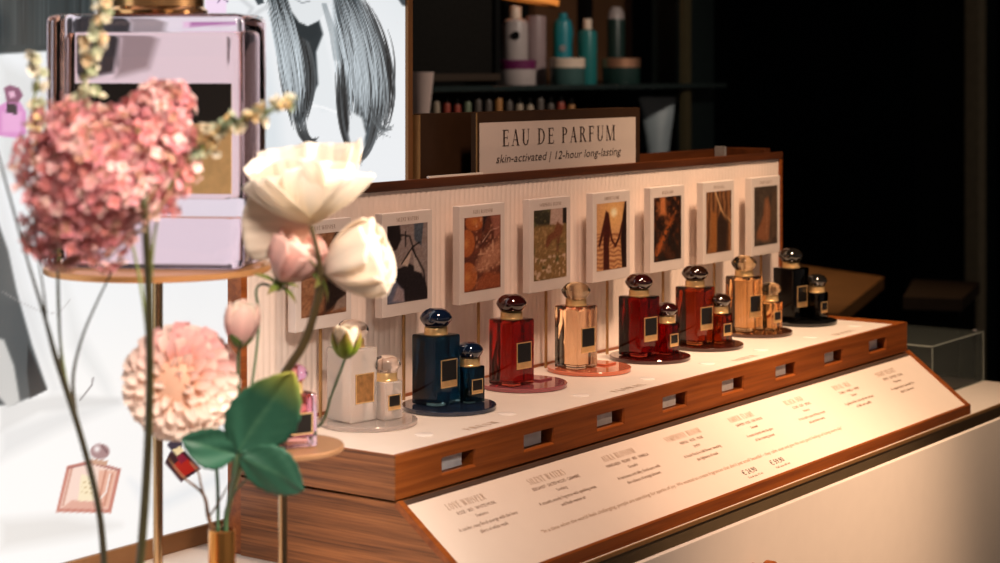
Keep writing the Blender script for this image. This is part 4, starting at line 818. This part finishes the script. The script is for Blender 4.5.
stem('stem', [at(311, 226, 1.70), at(317, 250, 1.702), at(320, 275, 1.705), at(315, 310, 1.71), at(303, 345, 1.72), at(284, 375, 1.73), at(255, 430, 1.745), at(232, 490, 1.752), N_(0.004, 0, -0.02), B0 + Vector((0.004, 0, 0))], [0.0022, 0.0021, 0.0028, 0.0037, 0.0042, 0.0040, 0.0030, 0.0022, 0.0018, 0.0018], POPST, pp, o)

# ---- two pale roses
def rose(label, base, ax, L, layers, sep, st, seed, rstem=0.0016):
    o = Vector(base); t = thing('pale_rose', label, 'flower', o, 0, 'pale pink roses'); fb = FB(); q = random.Random(seed)
    for (n, L_, W_, t0, t1, cup, col, off_) in layers:
        for k in range(n): petal(fb, ax * 0.002, ax, around(ax, off_ + k * 2 * PI / n + q.uniform(-.12, .12)), L * L_ * q.uniform(0.95, 1.05), L * W_, R(t0), R(t1), cup, 0.012, col, seed * 9 + k, 12, 10, 0.8)
    fb.done('petals', PETAL, t, 0.0004)
    sb = FB()
    for k in range(5): petal(sb, z0 - ax * 0.001, ax, around(ax, k * 1.257 + 0.4), L * sep, L * 0.09, R(80), R(30), 0.2, 0.01, blend((0.36, 0.46, 0.20), (0.46, 0.52, 0.26), (0.58, 0.50, 0.34)), k, 8, 4, 0.06)
    sb.done('sepals', LEAFM, t, 0.0005)
    MB().blob(-ax * 0.003, (0.0052, 0.0052, 0.0052)).build('receptacle', SEPAL, t)
    stem('stem', [o - ax * 0.006] + st, rstem, STEMB, t, o)
PK, PC, PW = (0.97, 0.78, 0.75), (0.98, 0.87, 0.82), (0.99, 0.94, 0.88)
axr = (R3 * 0.90 + U3 * 0.30 - V3 * 0.15).normalized()
rose('cream rose turned to the right beneath the white poppy', at(321, 273, 1.715), axr, 0.070, [(5, 1.0, 0.56, 58, -66, 0.35, blend(PC, PW, PW), 0.2), (5, 0.92, 0.50, 44, -62, 0.4, blend(PC, PW, PW), 0.9), (4, 0.8, 0.42, 30, -48, 0.45, blend(PK, PC, PW), 0.3)], 0.40,
     [at(322, 285, 1.72), at(316, 312, 1.725), at(304, 342, 1.73), at(286, 372, 1.735), at(256, 430, 1.75), at(234, 488, 1.757), N_(0.002, 0.003, -0.02), B0 + Vector((0.002, 0.004, 0))], 11, 0.0019)
axl = (U3 * 0.75 + R3 * 0.45 - V3 * 0.3).normalized()
rose('small pink rose between the giant bottle and the cream rose', at(279, 283, 1.735), axl, 0.058, [(5, 1.0, 0.50, 55, -62, 0.35, blend(PC, PK, (0.97, 0.82, 0.78)), 0.5), (5, 0.92, 0.44, 40, -56, 0.4, blend(PC, PK, PC), 1.2), (4, 0.8, 0.36, 26, -40, 0.45, blend(PK, PK, PC), 0.3)], 0.45,
     [at(262, 284, 1.742), at(256, 292, 1.745), at(259, 318, 1.748), at(254, 370, 1.752), at(243, 440, 1.756), at(229, 505, 1.757), N_(0.0, 0.005, -0.03), B0 + Vector((0.0, 0.005, 0))], 12, 0.0012)

# ---- closed buds
def bud(name, label, base, ax, L, wd, n, cols, sepn, sepc, st, seed, sepL=0.75):
    o = Vector(base); t = thing(name, label, 'flower bud', o); fb = FB()
    for lay, (s_, c) in enumerate(cols):
        for k in range(n): petal(fb, z0, ax, around(ax, lay * 0.7 + k * 2 * PI / n), L * s_ * 1.12, wd * 0.80, R(62 - lay * 8), R(-92 + lay * 8), 0.5, 0.006, c, seed + k + lay * 10, 10, 8, 0.5)
    fb.done('petals', PETAL, t, 0.0004); sb = FB()
    for k in range(sepn): petal(sb, -ax * 0.0006, ax, around(ax, k * 2 * PI / sepn + 0.5), L * sepL * 1.2, wd * 0.52, R(72), R(-98), 0.45, 0.004, sepc, k + seed, 10, 6, 0.06)
    sb.done('sepals', LEAFM, t, 0.0006)
    stem('stem', [o + ax * 0.001] + st, 0.0014, STEMB, t, o)
bud('rose_bud', 'closed pink rose bud just left of the large green leaf', at(239, 348, 1.715), (U3 + R3 * 0.12 - V3 * 0.1).normalized(), 0.044, 0.0205, 4, [(1.0, blend(PC, PK, PC)), (0.94, blend(PK, PC, PW))], 3, blend((0.30, 0.40, 0.20), (0.36, 0.46, 0.24)),
    [at(238, 366, 1.725), at(238, 410, 1.735), at(233, 470, 1.745), at(227, 512, 1.752), N_(0.005, -0.002, -0.03), B0 + Vector((0.005, -0.002, 0))], 3, 0.62)
bud('green_bud', 'round green bud opening white, in front of the frosted clear bottle', at(345, 359, 1.86), (U3 + R3 * 0.06).normalized(), 0.037, 0.0215, 5, [(0.92, blend((0.90, 0.90, 0.70), PW, (1, 0.95, 0.86)))], 5, blend((0.40, 0.50, 0.14), (0.50, 0.58, 0.20), (0.62, 0.44, 0.24)),
    [at(340, 372, 1.865), at(331, 396, 1.88), at(321, 424, 1.905), at(300, 430, 1.925), at(272, 430, 1.90), at(246, 455, 1.82), at(230, 505, 1.762), N_(0.006, 0.003, -0.03), B0 + Vector((0.006, 0.003, 0))], 8, 0.86)

# ---- pink dahlia
def dahlia():
    o = at(181, 382, 1.725); t = thing('pink_dahlia', 'round pale pink and cream dahlia low at left', 'flower', o); fb = FB(); rad = 0.0535
    ax = (-V3 + U3 * 0.10 - R3 * 0.12).normalized(); a = ax.cross(U3).normalized(); b = a.cross(ax); n = 330
    for i in range(n):
        th = 0.10 + 2.35 * math.sqrt(i / n); ph = i * 2.39996; d = ax * math.cos(th) + (a * math.cos(ph) + b * math.sin(ph)) * math.sin(th)
        out = (a * math.cos(ph) + b * math.sin(ph)) * math.cos(th) - ax * math.sin(th)
        sz = 0.0050 + 0.0042 * min(th / 1.3, 1); k = max(0, d.dot(U3) * 0.75 + d.dot(R3) * 0.25); pinkness = min(1, max(0, k * 1.5 - 0.1) * (0.5 + 0.5 * math.sin(i * 1.7)) + 0.12)
        c1 = tuple(np.array((0.99, 0.92, 0.87)) * (1 - pinkness) + np.array((0.97, 0.72, 0.72)) * pinkness); c0 = tuple(np.array(c1) * (0.97, 0.84, 0.72)) if th > 0.5 else (0.93, 0.66, 0.42)
        r_ = rad * (0.93 + 0.07 * math.sin(i * 12.9898) - (0.10 if th < 0.45 else 0))
        petal(fb, d * r_ * 0.62, d, out + d * 0.001, r_ * 0.42, sz * (0.7 + 0.5 * min(th, 1)), R(12), R(24), 0.7, 0.01, blend(c0, c1, [min(1, x * 1.04) for x in c1]), i, 5, 4, 0.55)
    fb.done('flower_head', PETAL, t, 0)
    MB().blob((0, 0, 0), (0.036, 0.036, 0.036), None, 3).build('core', mat('dahlia_core', (0.72, 0.42, 0.30), 0.8, var=0.1), t)
    stem('stem', [at(192, 398, 1.74), at(212, 432, 1.748), at(217, 475, 1.75), at(218, 512, 1.752), N_(-0.004, 0.002, -0.02), B0 + Vector((-0.004, 0.002, 0))], [0.0016, 0.0016, 0.0017, 0.0017, 0.0016, 0.0016], STEMB, t, o)
dahlia()

# ---- three leaflets and a brown twig
def leaf(fb, base, tip, side, W, fold, curl, q, ca, cb_, ctip):
    base, tip = Vector(base), Vector(tip); d = tip - base; L = d.length; d.normalize(); side = (Vector(side) - d * Vector(side).dot(d)).normalized(); n = d.cross(side)
    def f(u, v):
        prof_ = (math.sin(PI * min(u, 1) ** 0.82) ** 0.75 if 0 < u < 1 else 0) * (1 + 0.03 * math.sin(u * 44))
        p = base + d * (L * u) + side * (v * W * prof_) + n * (-fold * abs(v) * W * prof_ + curl * L * math.sin(PI * u) + 0.012 * L * math.sin(v * 6 + u * 9))
        vein = max(0, 1 - abs(v) * 16) * 0.6 + 0.25 * max(0, 1 - abs(((u * 7 - abs(v) * 1.6) % 1) - 0.5) * 9)
        t_ = max(0, (u - 0.60) / 0.40); c = [ca[m] * (1 - vein) + cb_[m] * vein for m in range(3)]
        return p, [c[m] * (1 - t_) + ctip[m] * t_ for m in range(3)]
    fb.sheet(f, 28, 16)
o = at(238, 452, 1.67); lv = thing('leaf_spray', 'dark green spray of three broad leaves in front of the small round stand', 'leaf', o); LO = local(o)
g1, g2 = (0.20, 0.36, 0.29), (0.30, 0.46, 0.36)
for b_, tp_, sd, wd, fo, cu, ct in ((at(238, 452, 1.67), at(294, 372, 1.655), R3 * 0.8 + U3 * 0.5, 0.0325, 0.16, 0.05, (0.62, 0.60, 0.26)), (at(236, 455, 1.67), at(181, 438, 1.655), U3, 0.0180, 0.2, -0.06, (0.20, 0.36, 0.29)), (at(240, 458, 1.67), at(304, 490, 1.65), U3, 0.0215, 0.18, -0.10, (0.21, 0.37, 0.30))):
    fb = FB(); leaf(fb, LO(b_), LO(tp_), sd, wd, fo, cu, rng, g1, g2, ct); fb.done('leaflet', LEAFM, lv, 0.0005)
stem('stem', [at(239, 448, 1.671), at(236, 470, 1.68), at(229, 500, 1.72), at(225, 520, 1.747), N_(0.001, -0.005, -0.03), B0 + Vector((0.001, -0.005, 0))], [0.0018, 0.0016, 0.0015, 0.0015, 0.0014, 0.0014], STEMB, lv, o)
stem('side_shoot', [at(228, 503, 1.722), at(238, 488, 1.71), at(252, 474, 1.70)], [0.0013, 0.0011, 0.0006], STEMB, lv, o)
o = at(205, 500, 1.74); bt = thing('brown_twig', 'forked brown twig leaning left out of the slim brass vase', 'twig', o)
stem('main_twig', [at(168, 458, 1.73), at(182, 476, 1.735), at(203, 494, 1.74), at(208, 515, 1.745), at(212, 530, 1.75), N_(-0.006, -0.002, -0.03), B0 + Vector((-0.005, -0.002, 0))], [0.0008, 0.0010, 0.0014, 0.0019, 0.002, 0.0018, 0.0018], STEMR, bt, o)
stem('side_twig', [at(205, 500, 1.74), at(201, 485, 1.738), at(198, 472, 1.737), at(190, 462, 1.736)], [0.0013, 0.0010, 0.0008, 0.0006], STEMR, bt, o)
stem('side_twig', [at(209, 517, 1.746), at(220, 500, 1.74), at(232, 478, 1.735)], [0.0010, 0.0008, 0.0006], STEMR, bt, o)

# ================================================================== RIGHT END OF THE COUNTER AND THE DARK SHOP BEHIND
DKB = mat('black_base', (0.006, 0.007, 0.007), 0.4, spec=0.2)
ac = mat('clear_acrylic_pane', (0.10, 0.12, 0.115), 0.06, var=0); ac.node_tree.nodes['Principled BSDF'].inputs['Alpha'].default_value = 0.22; edg = mat('polished_edge', (0.42, 0.47, 0.43), 0.2, var=0)
l = Vector((1.588, 0.12, -0.143)); t = thing('acrylic_case', 'empty clear acrylic case with black base, on the counter right of the display', 'display case', l)
x0, x1, y0, y1, h = -0.118, 0.118, -0.124, 0.18, 0.088
MB().box((x0 + 0.004, y0 + 0.004, 0.0002), (x1 - 0.004, y1 - 0.004, 0.004)).build('base_plate', DKB, t, False)
for nme, lo, hi in (('front_pane', (x0, y0, 0.0002), (x1, y0 + 0.004, h)), ('back_pane', (x0, y1 - 0.004, 0.0002), (x1, y1, h)), ('side_pane', (x0, y0 + 0.004, 0.0002), (x0 + 0.004, y1 - 0.004, h)), ('side_pane', (x1 - 0.004, y0 + 0.004, 0.0002), (x1, y1 - 0.004, h)), ('lid', (x0, y0, h), (x1, y1, h + 0.004))):
    MB().box(lo, hi, 0.0004, 1).build(nme, ac, t, False)
e_ = MB()
for lo, hi in (((x0, y0 - 0.0006, 0.0003), (x0 + 0.0022, y0, h)), ((x1 - 0.0022, y0 - 0.0006, 0.0003), (x1, y0, h)), ((x0, y0 - 0.0006, h + 0.002), (x1, y0, h + 0.004)), ((x0 - 0.0006, y0, h + 0.002), (x0, y1, h + 0.004)), ((x0, y1, h + 0.002), (x1, y1 + 0.0006, h + 0.004)), ((x0, y0 - 0.0006, 0.0003), (x1, y0, 0.0018))): e_.box(lo, hi)
e_.build('polished_edges', edg, t, False)
MB().lathe([(0, 0), (0.004, 0), (0.004, 0.003), (0, 0.0036)], (x1 - 0.012, y0 + 0.012, h + 0.004), 16).build('steel_pin', GREYP, t)

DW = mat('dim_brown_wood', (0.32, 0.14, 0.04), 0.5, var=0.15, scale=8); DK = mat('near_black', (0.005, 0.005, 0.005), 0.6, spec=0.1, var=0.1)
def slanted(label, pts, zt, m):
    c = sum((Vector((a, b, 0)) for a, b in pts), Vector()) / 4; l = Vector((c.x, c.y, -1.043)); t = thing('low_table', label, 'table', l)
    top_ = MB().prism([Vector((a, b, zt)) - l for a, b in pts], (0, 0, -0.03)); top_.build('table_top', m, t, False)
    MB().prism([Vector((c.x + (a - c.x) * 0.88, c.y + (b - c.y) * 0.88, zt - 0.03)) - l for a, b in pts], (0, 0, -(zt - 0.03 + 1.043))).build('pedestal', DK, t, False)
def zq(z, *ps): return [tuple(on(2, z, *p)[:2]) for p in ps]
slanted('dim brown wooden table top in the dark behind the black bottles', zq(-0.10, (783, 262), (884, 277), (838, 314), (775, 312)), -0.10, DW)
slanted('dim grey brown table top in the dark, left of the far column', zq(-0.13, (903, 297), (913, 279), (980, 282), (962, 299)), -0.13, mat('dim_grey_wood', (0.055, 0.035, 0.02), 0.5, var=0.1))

# columns and panels of the dark back wall (setting)
TEAL = mat('dark_teal_column', (0.010, 0.016, 0.016), 0.35, var=0.1); DBR = mat('dull_brass_strip', (0.55, 0.46, 0.30), 0.4, 0.2, var=0.1)
p0 = on(1, 1.30, 690, 100); p1 = on(1, 1.30, 714, 100)
struct(MB().box((p0.x, 1.30, -1.043), (p1.x, 1.42, 2.2)).build('trim_1', TEAL, None, False))
p0 = on(1, 1.20, 976, 100); p1 = on(1, 1.20, 997, 100); pm = on(1, 1.20, 983, 100)
struct(MB().box((pm.x, 1.20, -1.043), (p1.x, 1.45, 2.2)).build('trim_2', TEAL, None, False))
struct(MB().box((p0.x, 1.19, -1.043), (pm.x, 1.24, 2.2)).build('trim_3', DBR, None, False))
# shelf unit
YS = 1.36; sxa, sxb = on(1, YS, 405, 80).x, on(1, YS, 689, 80).x
l = Vector(((sxa + sxb) / 2, 1.5, -1.043)); S4 = sub(l)
su = thing('shelf_unit', 'dark shelf unit with glass shelves full of body care bottles in the background', 'shelf', l)
MB().box(S4((sxa - 0.3, 1.62, -1.043)), S4((sxb, 1.66, 1.6))).build('back_panel', DK, su, False)
wxa, wxb = on(1, 1.6, 535, 30).x, on(1, 1.6, 632, 30).x
MB().box(S4((wxa, 1.60, 0.395)), S4((wxb, 1.619, 1.2))).build('wooden_panel', mat('background_wood', (0.12, 0.055, 0.025), 0.5, var=0.2, scale=6), su, False)
SH = mat('dark_glass_shelf', (0.02, 0.028, 0.028), 0.15, var=0.05)
MB().box(S4((sxa - 0.3, 1.24, 0.378)), S4((sxb, 1.60, 0.390)), 0.001).build('shelf_board', SH, su, False)
MB().box(S4((sxa - 0.3, 1.24, 0.148)), S4((sxb, 1.60, 0.160)), 0.001).build('shelf_board', SH, su, False)
q0 = on(1, 1.26, 683, 80); q1 = on(1, 1.26, 689.5, 80)
MB().box(S4((q0.x, 1.255, -1.043)), S4((q1.x, 1.27, 1.6))).build('brass_upright', mat('dim_brass', (0.075, 0.06, 0.03), 0.4, 0.2), su, False)
MB().box(S4((q0.x, 1.57, -1.043)), S4((q1.x, 1.60, 1.6))).build('rear_upright', DK, su, False)
q0 = on(1, 1.30, 410, 40); q1 = on(1, 1.30, 497, 40)
dpn = thing('framed_panel', 'dark framed panel hanging in front of the shelf unit, upper left of it', 'panel', (q0.x, 1.30, 0.402)); S5 = sub((q0.x, 1.30, 0.402))
MB().box(S5((q0.x - 0.2, 1.30, 0.402)), S5((q1.x, 1.33, 1.5)), 0.002).build('panel_board', mat('dark_mesh_panel', (0.008, 0.007, 0.006), 0.7, spec=0.1, var=0.3, scale=120), dpn, False)
MB().box(S5((q0.x - 0.2, 1.290, 0.402)), S5((q1.x, 1.30, 0.418))).build('lower_frame', mat('frame_brown', (0.035, 0.022, 0.014), 0.5), dpn, False)
MB().box(S5((q1.x - 0.02, 1.290, 0.418)), S5((q1.x, 1.30, 1.5))).build('side_frame', DK, dpn, False)

def item(name, label, cat, px0, px1, ptop, prof, m, y=YS, zb=0.3902, caps=None, capm=None, cap='cap', grp='body care products on the dark shelf', extra=None):
    c = on(1, y, (px0 + px1) / 2, 80); tt = (c - CAM).dot(V3); r = (px1 - px0) / 2 / 1900 * tt; H = CAM.z - (ptop - 69) / 1900 * tt - zb
    t = thing(name, label, cat, (c.x, c.y, zb), 0, grp)
    MB().lathe([(a * r, b * H) for a, b in prof], seg=28).build('body', m, t)
    if caps: MB().lathe([(a * r, b * H) for a, b in caps], seg=24).build(cap, capm, t)
    if extra:
        for en, ep, em in extra: MB().lathe([(a * r, b * H) for a, b in ep], seg=28).build(en, em, t)
    if name in ('pump_bottle', 'round_shoulder_bottle'):
        d_ = (CAM - Vector((c.x, c.y, CAM.z))).normalized(); MB().lathe([(0, -0.001), (r * 0.34, -0.001), (r * 0.34, 0.003), (0, 0.003)], d_ * r * 0.96 + U3 * H * (0.62 if name == 'pump_bottle' else 0.5), 20, d_.to_track_quat('Z', 'Y').to_matrix().to_4x4()).build('emblem', DK if name == 'pump_bottle' else GREYP, t)
    return t
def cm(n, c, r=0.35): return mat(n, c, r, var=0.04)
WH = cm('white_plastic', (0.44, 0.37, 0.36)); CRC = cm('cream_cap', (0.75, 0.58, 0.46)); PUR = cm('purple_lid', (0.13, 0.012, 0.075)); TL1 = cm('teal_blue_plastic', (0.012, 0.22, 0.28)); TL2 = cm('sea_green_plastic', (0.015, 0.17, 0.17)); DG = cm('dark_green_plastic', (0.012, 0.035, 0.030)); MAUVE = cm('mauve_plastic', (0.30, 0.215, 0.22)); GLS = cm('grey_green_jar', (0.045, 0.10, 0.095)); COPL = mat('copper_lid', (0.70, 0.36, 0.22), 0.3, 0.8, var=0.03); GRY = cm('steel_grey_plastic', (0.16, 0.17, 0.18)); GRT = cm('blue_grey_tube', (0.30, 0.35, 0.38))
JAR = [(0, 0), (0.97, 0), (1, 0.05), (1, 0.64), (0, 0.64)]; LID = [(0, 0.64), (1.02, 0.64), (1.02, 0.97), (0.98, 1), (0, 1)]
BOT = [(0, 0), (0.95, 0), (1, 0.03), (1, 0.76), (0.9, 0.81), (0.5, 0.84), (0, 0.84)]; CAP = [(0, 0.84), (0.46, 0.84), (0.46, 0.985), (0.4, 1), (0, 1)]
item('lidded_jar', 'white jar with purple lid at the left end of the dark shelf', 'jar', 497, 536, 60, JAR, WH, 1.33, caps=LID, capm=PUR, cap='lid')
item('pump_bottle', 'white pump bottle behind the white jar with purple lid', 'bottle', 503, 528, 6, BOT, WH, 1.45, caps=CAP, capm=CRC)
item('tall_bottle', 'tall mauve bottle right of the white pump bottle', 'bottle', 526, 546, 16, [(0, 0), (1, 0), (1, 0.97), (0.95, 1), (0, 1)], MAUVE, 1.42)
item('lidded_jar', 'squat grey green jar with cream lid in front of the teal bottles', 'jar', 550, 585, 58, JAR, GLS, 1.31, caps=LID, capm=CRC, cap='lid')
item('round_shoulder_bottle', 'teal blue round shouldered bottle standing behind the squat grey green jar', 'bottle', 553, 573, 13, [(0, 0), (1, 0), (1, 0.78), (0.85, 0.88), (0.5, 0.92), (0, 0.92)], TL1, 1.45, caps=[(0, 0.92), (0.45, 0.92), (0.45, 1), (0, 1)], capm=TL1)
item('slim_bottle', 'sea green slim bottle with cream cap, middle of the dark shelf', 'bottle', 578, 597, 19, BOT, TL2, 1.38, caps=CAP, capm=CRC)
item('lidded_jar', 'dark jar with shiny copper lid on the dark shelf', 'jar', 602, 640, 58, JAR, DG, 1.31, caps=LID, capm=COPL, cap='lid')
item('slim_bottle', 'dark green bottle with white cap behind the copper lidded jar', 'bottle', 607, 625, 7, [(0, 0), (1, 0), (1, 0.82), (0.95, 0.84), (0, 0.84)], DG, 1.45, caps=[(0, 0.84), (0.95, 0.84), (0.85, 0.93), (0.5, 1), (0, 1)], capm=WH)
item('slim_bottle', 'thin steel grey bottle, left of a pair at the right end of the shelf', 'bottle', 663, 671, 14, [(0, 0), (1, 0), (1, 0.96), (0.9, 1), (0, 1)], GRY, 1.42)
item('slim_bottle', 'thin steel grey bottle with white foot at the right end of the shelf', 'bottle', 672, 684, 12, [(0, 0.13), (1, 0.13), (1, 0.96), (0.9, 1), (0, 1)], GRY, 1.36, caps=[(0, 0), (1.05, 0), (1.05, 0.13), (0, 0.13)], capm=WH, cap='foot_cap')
# standing tube on the lower shelf
c = on(1, 1.34, 658, 100); tt = (c - CAM).dot(V3); hh = CAM.z - 28 / 1900 * tt - 0.1602
t = thing('squeeze_tube', 'blue grey squeeze tube standing on its cap, right of the sign', 'tube', (c.x, c.y, 0.1602), YAW - PI / 2)
def tb(u, v):
    a = v * 2 * PI; f = u ** 1.3; rx = 0.030 * (1 - f) + 0.050 * f; ry = 0.028 * (1 - f) + 0.001; return Vector((rx * math.cos(a), ry * math.sin(a), 0.03 + (hh - 0.03) * u))
MB().grid(tb, 14, 32).build('tube_body', GRT, t); MB().lathe([(0, 0), (0.031, 0), (0.031, 0.029), (0, 0.029)], seg=28).build('cap', GRY, t)
MB().box((-0.0505, -0.0016, hh - 0.014), (0.0505, 0.0016, hh), 0.0005).build('crimped_end', GRT, t)
# row of small flacons on the lower shelf
q = random.Random(21); cols = [cm('flacon_amber', (0.36, 0.16, 0.05)), cm('flacon_cream', (0.34, 0.26, 0.19)), cm('flacon_red', (0.30, 0.05, 0.03)), cm('flacon_dark', (0.09, 0.07, 0.06)), cm('flacon_green', (0.16, 0.19, 0.12))]
names = ['amber', 'cream', 'red', 'near black', 'dull green']
ordn = ['first', 'second', 'third', 'fourth', 'fifth', 'sixth', 'seventh', 'eighth', 'ninth', 'tenth', 'eleventh', 'twelfth', 'thirteenth', 'fourteenth']
for k in range(14):
    ci = q.choice([0, 1, 1, 2, 3, 3, 4]); xx = 432 + k * 10.4
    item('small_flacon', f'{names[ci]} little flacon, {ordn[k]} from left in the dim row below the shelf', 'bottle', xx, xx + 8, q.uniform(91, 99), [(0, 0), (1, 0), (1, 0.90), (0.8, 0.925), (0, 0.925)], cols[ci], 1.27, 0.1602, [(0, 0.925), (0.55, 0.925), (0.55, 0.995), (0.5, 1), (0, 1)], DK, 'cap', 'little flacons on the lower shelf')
# pale tub near the poster
c = on(1, 1.15, 419, 92); tt = (c - CAM).dot(V3); k_ = tt / 1900; zt = CAM.z - 3 * k_
t = thing('paper_bag', 'pale pink tapered tub between the poster edge and the dark shelf', 'tub', (c.x, c.y, -1.043))
MB().lathe([(0, 0), (0.07, 0), (0.07, 0.012), (0.03, 0.02), (0.03, zt + 1.043 - 0.16), (0, zt + 1.043 - 0.16)], seg=32).build('stand_foot', DK, t)
MB().lathe([(0, zt + 1.043 - 0.16), (7 * k_, zt + 1.043 - 0.16), (15 * k_, zt + 1.043), (13.6 * k_, zt + 1.043), (6 * k_, zt + 1.043 - 0.15), (0, zt + 1.043 - 0.15)], seg=48).build('tub', mat('pale_pink_board', (0.80, 0.60, 0.54), 0.6, var=0.03), t)
t.name = 'tapered_tub'
# copper tray over the shelf; brightness of its rim put in as glow
c = on(1, 1.47, 522, 2); l = c.copy()
t = thing('copper_tray', 'copper tray above the white pump bottle, its lit rim put in as glow', 'lamp', l)
rr = 36 / 1900 * (c - CAM).dot(V3)
MB().lathe([(rr * 0.97, 0.004), (rr, 0.0), (rr * 1.01, 0.010), (rr * 0.99, 0.022), (rr * 0.6, 0.09), (rr * 0.1, 0.12), (0, 0.12), (0, 0.115), (rr * 0.1, 0.115), (rr * 0.58, 0.085), (rr * 0.96, 0.02)], seg=56, M=Matrix.Rotation(R(9), 4, V3)).build('tray_shell', mat('tray_copper', (0.75, 0.30, 0.08), 0.3, 0.9, var=0.03), t)
MB().lathe([(rr * 1.012, 0.004), (rr * 1.02, 0.006), (rr * 1.02, 0.018), (rr * 1.005, 0.02)], seg=56, M=Matrix.Rotation(R(9), 4, V3)).build('lit_rim', glow('amber_glow', (1.0, 0.30, 0.05), 0.75), t)
MB().tube([(0, 0, 0.118), (0, 0, 2.2 - l.z)], 0.004, 8).build('cord', DK, t)
